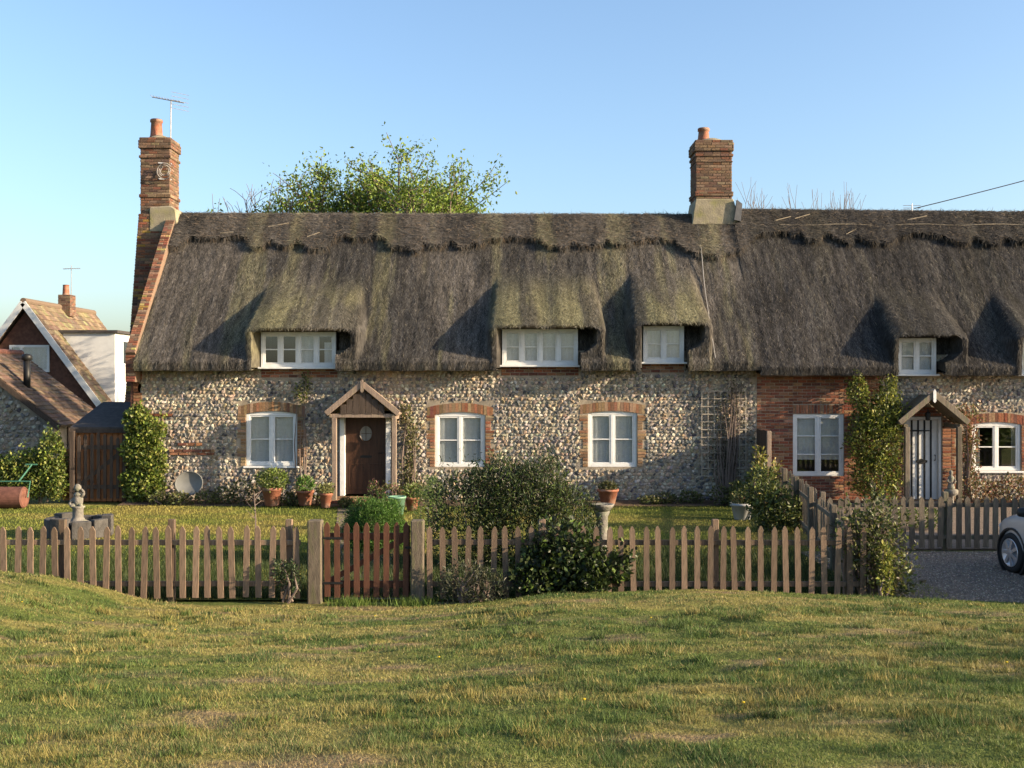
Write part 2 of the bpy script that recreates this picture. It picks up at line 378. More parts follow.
# ------------------------------------------------------------------ masonry generators
BRICKS = [(.20,.078,.045),(.17,.062,.038),(.225,.105,.06),(.125,.055,.04),(.24,.14,.085)]
SOOTY = [(.125,.08,.055),(.15,.098,.066),(.10,.066,.05),(.175,.122,.082),(.15,.072,.046)]
LICHEN = BRICKS+SOOTY+[(.30,.19,.05)]
BUFF = [(.22,.145,.085),(.25,.17,.105),(.18,.11,.065),(.20,.105,.06)]
def brick_face(g, O, ux, uz, nn, w, h, cols=BRICKS, c=.075, L=.225, j=.011, d=.012, keep=None, phase=0, dark=0):
    """running-bond bricks (chamfered caps) on a face with origin O, axes ux, uz, outward normal nn"""
    O = np.array(O, float); ux = np.array(ux, float); uz = np.array(uz, float); nn = np.array(nn, float)
    nr = max(1, int(round(h/c))); ch = h/nr; V = []; n = 0
    for r in range(nr):
        off = (r%2)*L/2+phase; xs = np.arange(-L+off, w, L)
        for x in xs:
            a, b = max(x+j/2, 0), min(x+L-j/2, w)
            if b-a < .03: continue
            z0, z1 = r*ch+j/2, (r+1)*ch-j/2
            if keep is not None and not keep((a+b)/2, (z0+z1)/2, a, b): continue
            p = d*U(.6,1.25); e = .006
            V.append([(a,z0,0),(b,z0,0),(b,z1,0),(a,z1,0),(a+e,z0+e,p),(b-e,z0+e,p),(b-e,z1-e,p),(a+e,z1-e,p)]); n += 1
    if not V: return
    V = np.array(V); P = O+V[...,0:1]*ux+V[...,1:2]*uz+V[...,2:3]*nn
    f = np.array([(4,5,6,7),(0,1,5,4),(1,2,6,5),(2,3,7,6),(3,0,4,7)])
    if np.dot(np.cross(ux, uz), nn) < 0: f = f[:,::-1]
    f = (np.arange(n)[:,None,None]*8+f[None]).reshape(-1,4)
    g.add(P.reshape(-1,3), f, np.repeat(tint(n, cols, .28)*(1-dark), 8, 0))
def brick_stack(g, core, x0, x1, y0, y1, z0, z1, cols=SOOTY):
    core.box(x0, x1, y0, y1, z0, z1)
    brick_face(g, (x0,y0,z0), (1,0,0), (0,0,1), (0,-1,0), x1-x0, z1-z0, cols)
    brick_face(g, (x1,y0,z0), (0,1,0), (0,0,1), (1,0,0), y1-y0, z1-z0, cols, phase=-.11)
    brick_face(g, (x0,y1,z0), (0,-1,0), (0,0,1), (-1,0,0), y1-y0, z1-z0, cols, phase=-.11)
FLINTS = [(.31,.275,.22),(.37,.335,.275),(.25,.215,.17),(.17,.16,.15),(.075,.072,.078),(.26,.19,.125),(.32,.25,.18),(.12,.11,.105)]
FW = [.20,.16,.17,.13,.09,.11,.09,.05]
def flints(g, x0, x1, z0, z1, Y, ok, pitch=.10):
    rows = int((z1-z0)/(pitch*.80)); pts = []
    for r in range(rows):
        zz = z0+(r+.5)*(z1-z0)/rows
        xs = np.arange(x0, x1, pitch)+(r%2)*pitch/2+U(-.3,.3)*pitch
        for x in xs:
            for (px, pz, sz) in ((x+U(-.3,.3)*pitch, zz+U(-.11,.11)*pitch, U(.36,.60)),):
                pts.append((px, pz, sz*pitch))
    for _ in range(int(len(pts)*.7)): pts.append((U(x0,x1), U(z0,z1), U(.13,.30)*pitch))
    pts = np.array([p for p in pts if p[0] > x0+.03 and p[0] < x1-.03 and ok(p[0], p[1], p[2])])
    n = len(pts); K = 7; th = np.arange(K)*2*math.pi/K
    asp = U(.7,1.9,n); rot = U(0,3.14,n)*.35
    rr = pts[:,2,None]*U(.62,1.32,(n,K))
    ex = rr*np.cos(th)*np.sqrt(asp)[:,None]; ez = rr*np.sin(th)/np.sqrt(asp)[:,None]
    ex, ez = ex*np.cos(rot)[:,None]-ez*np.sin(rot)[:,None], ex*np.sin(rot)[:,None]+ez*np.cos(rot)[:,None]
    dep = pts[:,2]*U(.2,.6,n); tx, tz = U(-.35,.35,n), U(-.4,.4,n)
    ring0 = np.stack([pts[:,0,None]+ex, np.full((n,K), Y+.004), pts[:,1,None]+ez], -1)
    q = .68
    ring1 = np.stack([pts[:,0,None]+ex*q, Y-dep[:,None]*U(.7,1,(n,K))+ex*q*tx[:,None]+ez*q*tz[:,None], pts[:,1,None]+ez*q], -1)
    cen = np.stack([pts[:,0], Y-dep*1.08, pts[:,1]], -1)[:,None]
    v = np.concatenate([ring0, ring1, cen], 1).reshape(-1,3)
    i = np.arange(K); j = (i+1)%K
    fq = np.stack([i, j, j+K, i+K], -1); ft = np.stack([i+K, j+K, np.full(K, 2*K)], -1)
    M = 2*K+1; b = (np.arange(n)*M)[:,None,None]
    g.add(v, [(b+fq[None]).reshape(-1,4), (b+ft[None]).reshape(-1,3)], np.repeat(tint(n, FLINTS, .25, FW), M, 0))
def wall_sheet(g, x0, x1, z0, z1, Y, th, holes, c=None):
    """front wall with real openings: front, back and reveal faces"""
    xs = sorted(set([x0,x1]+[v for h in holes for v in h[:2]])); zs = sorted(set([z0,z1]+[v for h in holes for v in h[2:]]))
    def op(a, b):
        if a < 0 or b < 0 or a >= len(xs)-1 or b >= len(zs)-1: return True
        mx, mz = (xs[a]+xs[a+1])/2, (zs[b]+zs[b+1])/2
        return any(h[0] < mx < h[1] and h[2] < mz < h[3] for h in holes)
    for a in range(len(xs)-1):
        for b in range(len(zs)-1):
            if op(a,b): continue
            X0,X1,Z0,Z1 = xs[a],xs[a+1],zs[b],zs[b+1]; q = np.array([(0,1,2,3)])
            g.add([(X0,Y,Z0),(X1,Y,Z0),(X1,Y,Z1),(X0,Y,Z1)], q); g.add([(X1,Y+th,Z0),(X0,Y+th,Z0),(X0,Y+th,Z1),(X1,Y+th,Z1)], q)
            if op(a-1,b): g.add([(X0,Y+th,Z0),(X0,Y,Z0),(X0,Y,Z1),(X0,Y+th,Z1)], q)
            if op(a+1,b): g.add([(X1,Y,Z0),(X1,Y+th,Z0),(X1,Y+th,Z1),(X1,Y,Z1)], q)
            if op(a,b-1): g.add([(X0,Y+th,Z0),(X1,Y+th,Z0),(X1,Y,Z0),(X0,Y,Z0)], q)
            if op(a,b+1): g.add([(X0,Y,Z1),(X1,Y,Z1),(X1,Y+th,Z1),(X0,Y+th,Z1)], q)

# ------------------------------------------------------------------ windows
def window(parent, x0, x1, z0, z1, Y, cols=2, rows=2, arch=0., sill=True, curt='net', split=None, ajar=False):
    fw, mw, gb = .075, .075, .028; d = .07
    g = Geo()
    zt = z1-arch if arch else z1
    g.box(x0, x0+fw, Y, Y+d, z0, zt); g.box(x1-fw, x1, Y, Y+d, z0, zt)
    g.box(x0+fw, x1-fw, Y+.001, Y+d, z0, z0+fw)
    if arch:
        t = np.linspace(-1,1,13); xs = (x0+x1)/2+t*(x1-x0)/2; top = zt+arch*(1-t*t)
        g.prism([(x0,zt)]+[(x1,zt)]+[(a,b) for a,b in list(zip(xs,top))[::-1][1:-1]], Y, Y+d)
        g.box(x0+fw, x1-fw, Y+.001, Y+d, zt-fw*.6, zt)
        zi = zt-fw*.6
    else:
        g.box(x0+fw, x1-fw, Y+.001, Y+d, z1-fw, z1); zi = z1-fw
    o = obj('window', g, 'white_paint', parent, bevel=.006)
    iw = (x1-x0-2*fw); cw = (iw-(cols-1)*mw)/cols
    if cols > 1:
        for k in range(1, cols):
            xm = x0+fw+k*cw+(k-1)*mw
            obj('mullion', Geo().box(xm, xm+mw, Y+.004, Y+d, z0+fw, zi), 'white_paint', o, bevel=.005)
    zz = split or [(k+1)/rows for k in range(rows-1)]
    zs = [z0+fw]+[z0+fw+(zi-z0-fw)*q for q in zz]+[zi]
    for k in range(cols):
        a = x0+fw+k*(cw+mw); b = a+cw; s = .035
        sg = Geo()
        sg.box(a, a+s, Y+.012, Y+d-.01, z0+fw, zi).box(b-s, b, Y+.012, Y+d-.01, z0+fw, zi)
        sg.box(a+s, b-s, Y+.013, Y+d-.01, z0+fw, z0+fw+s).box(a+s, b-s, Y+.013, Y+d-.01, zi-s, zi)
        for q in zs[1:-1]: sg.box(a+s, b-s, Y+.016, Y+d-.015, q-gb/2, q+gb/2)
        obj('casement', sg, 'white_paint', o, bevel=.004)
        for r in range(rows):
            lo = zs[r]+(s if r == 0 else gb/2); hi = zs[r+1]-(s if r == rows-1 else gb/2)
            obj('pane', Geo().box(a+s, b-s, Y+.034, Y+.039, lo, hi), 'glass', o)
    if sill:
        obj('sill', Geo().box(x0-.06, x1+.06, Y-.09, Y+d-.005, z0-.05, z0-.002), 'white_paint', o, bevel=.008)
    def cloth(a, b, z0c, z1c, m='curtain', yy=.09, fold=.006, k=60):
        xs = np.linspace(a, b, max(8, int((b-a)*36))); yv = Y+yy+fold*np.sin(xs*k)+fold*.6*np.sin(xs*k*.37+1)
        v = np.concatenate([np.stack([xs, yv, np.full(len(xs), z0c)], -1), np.stack([xs, yv, np.full(len(xs), z1c)], -1)])
        i = np.arange(len(xs)-1); m_ = len(xs)
        obj('curtain', Geo().add(v, np.stack([i, i+1, i+1+m_, i+m_], -1)), m, o, smooth=True)
    if curt == 'net': cloth(x0+.02, (x0+x1)/2-.01, z0+.02, z1-.02); cloth((x0+x1)/2+.01, x1-.02, z0+.02, z1-.02)
    elif curt == 'blind': cloth(x0+.02, x1-.02, z0+.42*(z1-z0)*.62, z1-.02, fold=.004)
    elif curt == 'partial': cloth(x0+(x1-x0)*.52, x0+(x1-x0)*.70, z0+.02, z1-.02); cloth(x0+(x1-x0)*.84, x0+(x1-x0)*.93, z0+.02, z1-.25)
    elif curt == 'dark': cloth(x0+.02, x0+(x1-x0)*.2, z0+.02, z1-.02, 'curtain_dark'); cloth(x1-(x1-x0)*.16, x1-.02, z0+.02, z1-.02, 'curtain_dark')
    return o
def surround(gb, x0, x1, z0, z1, Y, arch, cols=BUFF, jamb=True, wide=.2):
    """brick quoins either side and a segmental arch of bricks on end"""
    zt = z1-arch
    nq = int((zt-z0)/.075)
    if jamb:
        for k in range(nq):
            w = wide if (k//3)%2 else wide*.62
            for s in (-1, 1):
                a, b = (x0-w, x0-.006) if s < 0 else (x1+.006, x1+w)
                brick_face(gb, (a, Y, z0+k*.075), (1,0,0), (0,0,1), (0,-1,0), b-a, .075, cols, d=.016)
    xs = x0-.20; wtot = x1-x0+.40; nv = int(wtot/.075)
    hw = (x1-x0)/2
    V = []
    for k in range(nv):
        a, b = xs+k*wtot/nv+.0035, xs+(k+1)*wtot/nv-.0035
        def zc(x):
            t = (x-(x0+x1)/2)/hw; return zt+arch*(1-t*t) if abs(t) < 1 else zt+arch*(1-t*t)*.8
        za, zb = zc(a), zc(b); hh = .225+U(-.006,.006); p = .010+U(-.003,.003)
        V.append([(a,Y,za),(b,Y,zb),(b,Y,zb+hh),(a,Y,za+hh),(a,Y-p,za),(b,Y-p,zb),(b,Y-p,zb+hh),(a,Y-p,za+hh)])
    f = np.array([(4,5,6,7),(0,1,5,4),(1,2,6,5),(2,3,7,6),(3,0,4,7)]); n = len(V)
    gb.add(np.array(V).reshape(-1,3), (np.arange(n)[:,None,None]*8+f[None]).reshape(-1,4), np.repeat(tint(n, cols, .2), 8, 0))

# ------------------------------------------------------------------ thatch
YW = 27.0
RIDGE_Y = 30.2
class Roof:
    def __init__(s, x0, x1, ze, zr, dormers, shade, lip=26.44):
        s.x0, s.x1, s.ze, s.zr, s.dorm, s.shade, s.lip = x0, x1, ze, zr, dormers, shade, lip
        s.sl = (RIDGE_Y-lip-.06)/(zr-ze-.28)
    def main(s, z):
        t = np.clip((z-s.ze)/.3, 0, 1)
        return s.lip+.05*(1-t)**2+np.maximum(0, z-s.ze-.22)*s.sl+.02*t
    def surf(s, x, z):
        y = s.main(z)
        y = y+.07*(fbm(x*.45, z*.6, 41, 3)-.5)+.045*(fbm(x*2.6, z*.9, 61, 3)-.5)+.02*(vn(x*9, z*3, 77)-.5)
        for (a, b, zb, zt) in s.dorm:
            xl, xr = a-.34, b+.66; xc, hw = (xl+xr)/2, (xr-xl)/2
            zh = zt+.03+.05*(vn(x*2.5, x*0, 7)-.5)-.10*sstep(.6, 1.0, np.abs(x-xc)/hw)
            up = np.maximum(0, z-zh)
            out = np.maximum(0, np.abs(x-xc)-(hw-.12-.12*np.clip(up/1.4, 0, 1)))
            hood = s.lip-.14+up*1.58+.07*np.exp(-up/.08)+out**2*22+.06*(fbm(x*1.4, z*1.4, 91, 3)-.5)
            hood = hood+np.where(z < zh, .12*np.clip((zh-z)/.8, 0, 1), 0)
            k = .12; h = np.clip(.5+.5*(y-hood)/k, 0, 1); m = y*(1-h)+hood*h-k*h*(1-h)
            mouth = (z < zh) & (x > a-.10) & (x < b+.43) & (z > zb+.30+.25*np.clip((x-b)/.43, 0, 1)**2)
            y = np.where(mouth, np.maximum(y, 27.05), m)
        return y
    def hole(s, x, z):
        r = np.zeros(np.shape(x), bool)
        for (a, b, zb, zt) in s.dorm:
            r |= (x > a-.13) & (x < b+.06) & (z < zt-.0)
        return r
    def color(s, x, z):
        n = fbm(x*.9, z*.5, 12, 4); m = fbm(x*5, z*1.3, 19, 3); st = fbm(x*14, z*1.0, 29, 3)
        c = s.shade[0]*(1-sstep(.35,.65,n))[...,None]+s.shade[1]*sstep(.35,.65,n)[...,None]
        c = c*(.45+1.1*st[...,None])*(.7+.6*vn(x*23, z*7, 37)[...,None])
        moss = sstep(.50,.68, fbm(x*2.6+7, z*.42, 33, 4))*.62*s.shade[3]*(.5+.8*vn(x*11, z*5, 35))
        for (a, b, zb, zt) in s.dorm:
            xc, hw = (a+b+.2)/2, (b-a)/2+.42
            moss = np.maximum(moss, s.shade[3]*sstep(hw+.15, hw-.25, np.abs(x-xc))*sstep(zt-.05, zt+.15, z)*sstep(zt+1.75, zt+.5, z)*(.25+.85*sstep(.38,.58,fbm(x*2.6, z*.9, 23, 4))))
        return c*(1-moss[...,None])+s.shade[2]*moss[...,None]*(.6+.7*st[...,None])
    def build(s, parent):
        xs = np.arange(s.x0, s.x1+.001, .045); xs[-1] = s.x1
        zs = np.arange(s.ze, s.zr+.001, .036); zs[-1] = s.zr
        X, Z = np.meshgrid(xs, zs, indexing='ij'); Y = s.surf(X, Z)
        Z2 = Z+.03*(fbm(X*3, Z*0, 51, 2)-.5)*sstep(s.ze+.5, s.ze, Z)
        n0, n1 = X.shape
        ii = (np.arange(n0-1)[:,None]*n1+np.arange(n1-1)[None])
        cx = (X[:-1,:-1]+X[1:,1:])/2; cz = (Z[:-1,:-1]+Z[1:,1:])/2
        solid = ~s.hole(cx, cz)
        q = np.stack([ii, ii+n1, ii+n1+1, ii+1], -1)[solid]
        V = np.stack([X, Y, Z2], -1).reshape(-1,3); C = s.color(X, Z).reshape(-1,3)
        g = Geo().add(V, q, C)
        # skirt along every open edge: eave underside, verges and the dormer reveals
        from collections import Counter
        ed = Counter(); 
        E = np.concatenate([q[:,[0,1]], q[:,[1,2]], q[:,[2,3]], q[:,[3,0]]])
        key = np.sort(E, 1); u, idx, ct = np.unique(key, axis=0, return_index=True, return_counts=True)
        be = E[idx[ct == 1]]; be = be[~((be[:,0]%n1 == n1-1) & (be[:,1]%n1 == n1-1))]
        A = V[be[:,0]]; B = V[be[:,1]]
        def inner(P):
            Q = P.copy(); Q[:,1] = np.maximum(P[:,1]+.25, 27.12)
            ea = P[:,2] < s.ze+.06; Q[ea,2] += .16
            for (a, b, zb, zt) in s.dorm:
                le = (np.abs(P[:,0]-(a-.13)) < .06) & (P[:,2] < zt); Q[le,0] = a+.02
            return Q
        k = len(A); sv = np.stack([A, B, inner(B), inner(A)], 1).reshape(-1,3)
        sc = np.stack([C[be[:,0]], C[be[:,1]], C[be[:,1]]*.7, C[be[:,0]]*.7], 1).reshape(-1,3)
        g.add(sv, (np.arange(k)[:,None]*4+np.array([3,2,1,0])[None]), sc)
        # back slope
        bz = [(RIDGE_Y, s.zr), (33.9, s.ze+.1), (33.8, s.ze-.1)]
        v = np.array([(x, y, z) for x in (s.x0, s.x1) for (y, z) in bz]); g.add(v, np.array([(0,3,4,1),(1,4,5,2)]), s.shade[0])
        rf = obj('thatched_roof', g, 'thatch', parent, smooth=True)
        # straw
        n = int((s.x1-s.x0)*5600); x = U(s.x0, s.x1, n); z = s.ze+.02+(s.zr-s.ze-.02)*U(0,1,n)**1.05
        ok = ~s.hole(x, z); x, z = x[ok], z[ok]; n = len(x)
        e = .02; y = s.surf(x, z); fx = (s.surf(x+e, z)-y)/e; fz = (s.surf(x, z+e)-y)/e
        ok = (np.abs(fz) < 3.2) & (np.abs(fx) < 5); x, y, z, fx, fz = x[ok], y[ok], z[ok], fx[ok], fz[ok]; n = len(x)
        N = np.stack([fx, -np.ones(n), fz], -1); N /= np.linalg.norm(N, axis=1)[:,None]
        D = np.stack([R.normal(size=n)*.28, np.zeros(n), -np.ones(n)], -1); D -= N*(D*N).sum(1)[:,None]; D /= np.linalg.norm(D, axis=1)[:,None]
        S = np.cross(N, D); L = np.minimum(U(.05,.16,n), np.maximum(.02, (z-s.ze-.01)*1.1))[:,None]; w = U(.004,.011,n)[:,None]; P = np.stack([x, y, z], -1)
        lift = U(.002,.03,n)[:,None]
        v = np.stack([P-S*w-N*-.003, P+S*w-N*-.003, P+D*L+N*lift], 1).reshape(-1,3)
        c = s.color(x, z)*U(.3,2.1,(n,1)); pale = U(0,1,n) < .05; c[pale] = np.array([.14,.12,.09])*U(.6,1.1,(pale.sum(),1))
        st = obj('straw', Geo().add(v, np.arange(n*3).reshape(-1,3), np.repeat(c, 3, 0)), 'strand', rf, kind='stuff')
        # brush of cut reed ends hanging at the eave
        n = int((s.x1-s.x0)*420); x = U(s.x0, s.x1, n); ok = ~s.hole(x, np.full(n, s.ze+.05)); x = x[ok]; n = len(x)
        y = s.surf(x, np.full(n, s.ze+.03))+U(0,.22,n); P = np.stack([x, y, s.ze+.05+(y-s.lip)*.30], -1)
        D = np.stack([U(-.15,.15,n), U(-.2,.2,n), -U(.015,.045,n)], -1); w = U(.004,.009,n)[:,None]*np.array([1,0,0])
        c = s.color(x, np.full(n, s.ze+.1))*U(.5,1.6,(n,1))
        obj('reed_ends', Geo().add(np.stack([P-w, P+w, P+D], 1).reshape(-1,3), np.arange(n*3).reshape(-1,3), np.repeat(c,3,0)), 'strand', rf, kind='stuff')
        return rf
    def ridge(s, parent, edge, top, x0, x1, sticks=0):
        """raised ridge cap with an irregular scalloped skirt; edge: (x, z) of its lower line"""
        ex = np.array([e[0] for e in edge]); ez = np.array([e[1] for e in edge])
        xs = np.arange(x0, x1+.001, .04); xs[-1] = x1; K = 26
        low = np.interp(xs, ex, ez)+.10*(vn(xs*6, xs*0, 5)-.5)+.08*(vn(xs*17, xs*0, 15)-.5)
        hi = np.interp(xs, [t[0] for t in top], [t[1] for t in top])
        T = np.linspace(0, 1, K); X = np.repeat(xs[:,None], K, 1); Z = low[:,None]+(hi-.16-low)[:,None]*T
        nrm = np.array([0,-.75,.62])
        off = .16+.05*(fbm(X*3, Z*5, 71, 3)-.5)
        Yb = s.surf(X, np.minimum(Z, s.zr-.02)); P = np.stack([X, Yb, Z], -1)+nrm*off[...,None]
        # rounded top rows over the ridge and down the back
        rows = []
        for a in np.linspace(.15, 1, 7):
            ang = a*math.pi*.55
            rows.append(np.stack([xs, np.full(len(xs), RIDGE_Y-.20+.34*a), hi-.16+.16*np.sin(np.minimum(ang*1.0, math.pi/2))+.02*(vn(xs*5, xs*0+a*3, 3)-.5)], -1))
        rows.append(np.stack([xs, np.full(len(xs), RIDGE_Y+1.0), hi-.85], -1))
        P = np.concatenate([P, np.stack(rows, 1)], 1); n0, n1 = P.shape[:2]
        ii = (np.arange(n0-1)[:,None]*n1+np.arange(n1-1)[None]).ravel()
        C = s.color(P[...,0], P[...,2]); C = C*.85+s.shade[4]*.14*(.3+fbm(P[...,0]*6, P[...,2]*6, 8, 3))[...,None]
        g = Geo().add(P.reshape(-1,3), np.stack([ii, ii+n1, ii+n1+1, ii+1], -1), C.reshape(-1,3))
        A = P[:,0]; B = A-nrm*.2; k = len(A); i = np.arange(k-1)
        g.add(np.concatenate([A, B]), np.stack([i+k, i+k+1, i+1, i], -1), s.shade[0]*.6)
        for e in (0, -1):
            pv = P[e]; c0 = np.array([[pv[0,0], RIDGE_Y, pv[0,2]]]); m = len(pv)
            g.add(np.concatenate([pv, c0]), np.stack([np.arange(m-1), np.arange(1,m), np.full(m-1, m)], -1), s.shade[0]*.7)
        rd = obj('thatch_ridge', g, 'thatch', parent, smooth=True)
        n = int((x1-x0)*2600); i0 = R.integers(0, n0, n); j0 = R.integers(0, n1-2, n); p = P[i0, j0]+U(-.02,.02,(n,3))
        Nn = nrm; D = np.stack([U(-1,1,n), np.zeros(n), U(-1,.3,n)], -1); D -= Nn*(D@Nn/(Nn@Nn))[:,None]; D /= np.linalg.norm(D, axis=1)[:,None]
        S = np.cross(Nn, D); L = U(.05,.2,n)[:,None]; w = U(.004,.009,n)[:,None]
        v = np.stack([p-S*w, p+S*w, p+D*L+Nn*U(.0,.05,n)[:,None]], 1).reshape(-1,3)
        c = s.color(p[:,0], p[:,2])*U(.5,1.9,(n,1)); pale = U(0,1,n) < .10; c[pale] = s.shade[4]*U(.7,1.5,(pale.sum(),1))
        obj('straw', Geo().add(v, np.arange(n*3).reshape(-1,3), np.repeat(c,3,0)), 'strand', rd, kind='stuff')
        n = int((x1-x0)*240); i0 = R.integers(0, n0, n); p = P[i0, 0]+U(-.03,.03,(n,3))+nrm*U(-.12,.01,n)[:,None]
        D = np.stack([U(-.5,.5,n), U(-.35,.1,n), -np.ones(n)], -1)*U(.05,.22,n)[:,None]; w = U(.005,.012,n)[:,None]*np.array([1,0,0])
        c = s.color(p[:,0], p[:,2])*U(.4,2.0,(n,1)); pale = U(0,1,n) < .2; c[pale] = s.shade[4]*U(.6,1.3,(pale.sum(),1))
        obj('loose_straw', Geo().add(np.stack([p-w, p+w, p+D], 1).reshape(-1,3), np.arange(n*3).reshape(-1,3), np.repeat(c,3,0)), 'strand', rd, kind='stuff')
        for k in range(sticks):
            a = U(x0+.3, x1-.6); z = np.interp(a, ex, ez)+U(.0,.5); 
            yb = float(s.surf(np.array([a]), np.array([min(z, s.zr-.1)]))[0]); l = U(.25,.6); t = U(-.2,.7)
            p = np.array([a, yb, z])+nrm*.18; q = p+np.array([l*math.cos(t), l*math.sin(t)*.7, l*math.sin(t)*.75])+nrm*.02
            obj('hazel_spar', Geo().tube([p, q], U(.009,.014), 5), 'pale_wood', rd)
        return rd
def L2(pts, Yr=None):
    """polyline of the ridge skirt: picture points at the depth of the roof there"""
    out = []
    for (a, b) in pts:
        Y = 29.25+ (248-b)*.02; out.append((PX(a, Y), PZ(b, Y)))
    return out

lighten = np.array
SH_L = (np.array([.044,.041,.038]), np.array([.074,.066,.058]), np.array([.150,.138,.078]), .85, np.array([.14,.105,.075]))
SH_R = (np.array([.033,.031,.030]), np.array([.050,.046,.043]), np.array([.080,.074,.045]), .25, np.array([.12,.095,.07]))
D1 = (PX(261,26.9), PX(336,26.9), PZ(367,26.9), PZ(332,26.9))
D2 = (PX(502,26.9), PX(578,26.9), PZ(365,26.9), PZ(329,26.9))
D3 = (PX(643,26.9), PX(684,26.9), PZ(362,26.9), PZ(326,26.9))
D4 = (PX(897,26.9), PX(936,26.9), PZ(374,26.9), PZ(338,26.9))
D5 = (PX(1018,26.9), PX(1057,26.9), PZ(374,26.9), PZ(338,26.9))
XL, XM, XR = -9.3, 6.0, 16.5

def eave_bits(): pass
# ---- left cottage
A = thing('thatched_cottage', 'long flint cottage with mossy thatch, three dormers and a brown door', 'house', ((XL+XM)/2, 30, 0))
win = {'w1': (PX(246,YW), PX(297,YW), PZ(466,YW), PZ(411,YW)), 'w2': (PX(435,YW), PX(485,YW), PZ(467,YW), PZ(412,YW)), 'w3': (PX(588,YW), PX(637,YW), PZ(467,YW), PZ(411,YW))}
door1 = (-4.22, -2.97, 0.0, 2.24)
holesA = [win[k] for k in win]+[door1]+[(d[0],d[1],d[2]-.02,3.72) for d in (D1,D2,D3)]
g = Geo(); wall_sheet(g, XL, XM, -.1, 3.72, YW, .4, holesA)
wa = obj('wall', g, 'mortar', A)
def okA(x, z, r):
    for k in win:
        a, b, c, d = win[k]
        if a-.17-r < x < b+.17+r and c-.02-r < z < d+.20+r: return False
    a, b, c, d = door1
    if a-.02-r < x < b+.02+r and z < d+.02+r: return False
    for d in (D1,D2,D3):
        if d[0]-.02-r < x < d[1]+.02+r and z > d[2]-.26-r: return False
    if x < XL+.24+r and int(z/.3)%2 == 0: return False
    if x < XL+.13+r: return False
    return True
g = Geo(); flints(g, XL, XM, 0, 3.7, YW, okA); obj('flints', g, 'flint', wa, kind='stuff')
g = Geo()
for k, ar in (('w1',.07),('w2',.07),('w3',.05)):
    surround(g, *win[k], YW, ar, BUFF if k != 'w2' else BUFF+BRICKS, wide=.22)
for k in range(int(3.6/.075)):
    w = .22 if (k//4)%2 == 0 else .12
    brick_face(g, (XL, YW, k*.075), (1,0,0), (0,0,1), (0,-1,0), w, .075, BRICKS)
for d in (D1,D2,D3): brick_face(g, (d[0]-.02, YW, d[2]-.26), (1,0,0), (0,0,1), (0,-1,0), d[1]-d[0]+.04, .225, BRICKS)
for (a,b,z,h) in ((-8.4,-7.3,1.15,.15),(-8.2,-7.6,1.38,.08),(-9.0,-8.3,2.1,.08)): brick_face(g, (a, YW-.012, z), (1,0,0), (0,0,1), (0,-1,0), b-a, h, BRICKS, d=.03)
obj('brick_dressings', g, 'brick', wa, kind='stuff')
# inside, back and side walls
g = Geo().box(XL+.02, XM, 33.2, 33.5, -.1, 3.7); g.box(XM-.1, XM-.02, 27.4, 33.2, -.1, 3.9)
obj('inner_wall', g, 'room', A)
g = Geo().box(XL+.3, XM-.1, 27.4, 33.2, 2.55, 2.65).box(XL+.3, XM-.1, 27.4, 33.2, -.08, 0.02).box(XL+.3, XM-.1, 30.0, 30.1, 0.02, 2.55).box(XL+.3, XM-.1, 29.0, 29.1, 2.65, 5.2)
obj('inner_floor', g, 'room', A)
window(A, win['w1'][0]+.0, win['w1'][1], win['w1'][2], win['w1'][3], YW+.035, 2, 2, .07)
window(A, *win['w2'], YW+.035, 2, 2, .07, sill=False)
window(A, *win['w3'], YW+.035, 2, 2, .05, sill=False)
for d, c in ((D1,4),(D2,4),(D3,2)):
    window(A, d[0], d[1], d[2], d[3], 26.88, c, 2, 0, sill=True, curt='partial' if d is D1 else 'net')
    g = Geo().box(d[0], d[0]+.04, 26.95, 27.9, d[2], d[3]).box(d[1]-.04, d[1], 26.95, 27.9, d[2], d[3]).box(d[0], d[1], 26.9, 28.2, d[3]+.002, d[3]+.05)
    obj('dormer_frame', g, 'dark_wood', A)
RA = Roof(XL+.2, XM, 3.22, 7.52, [D1,D2,D3], SH_L)
RA.build(A)
edgeA = L2([(160,250),(178,250),(192,240),(245,240),(254,250),(262,251),(268,243),(272,242),(280,249),(290,250),(298,243),(308,250),(325,253),(333,243),(340,239),(384,240),(392,250),(420,252),(424,244),(434,250),(446,249),(450,243),(462,249),(480,247),(488,240),(540,240),(548,249),(566,250),(571,243),(583,250),(600,249),(606,243),(622,249),(640,241),(672,241),(682,250),(700,256),(717,262),(732,256),(757,236),(770,234)])
RA.ridge(A, edgeA, [(-9.2,7.60),(0,7.58),(6,7.57)], XL+.2, XM-.02, sticks=3)
# gable wall, chimney breast and stack at the left end
g = Geo(); poly = [(27.0,-.1),(33.5,-.1),(33.5,3.4),(30.2,7.45),(27.0,3.75)]
g.prism(poly, XL-.06, XL+.2, axis='x'); gw = obj('gable_wall', g, 'dark_brick', A)
gb = Geo(); core = Geo()
p0 = np.array([26.62,3.62]); p1 = np.array([30.1,7.68]); Ls = np.linalg.norm(p1-p0); dv = (p1-p0)/Ls; nv = np.array([-dv[1], dv[0]])
core.add([(x, *(p+nv*k)) for x in (XL-.05, XL+.19) for (p, k) in ((p0,-.25),(p1,-.25),(p1,.07),(p0,.07))], np.array([(0,1,2,3),(7,6,5,4),(0,4,5,1),(1,5,6,2),(2,6,7,3),(3,7,4,0)]))
brick_face(gb, (XL-.05, *(p0+nv*.07)), (1,0,0), (0,*dv), (0,*nv), .24, Ls, LICHEN+[(.26,.2,.08)], L=.24)
core.box(XL-.05, XL+.19, 26.60, 27.0, 2.95, 3.60); brick_face(gb, (XL-.05,26.60,2.95), (1,0,0), (0,0,1), (0,-1,0), .24, .65, BRICKS)
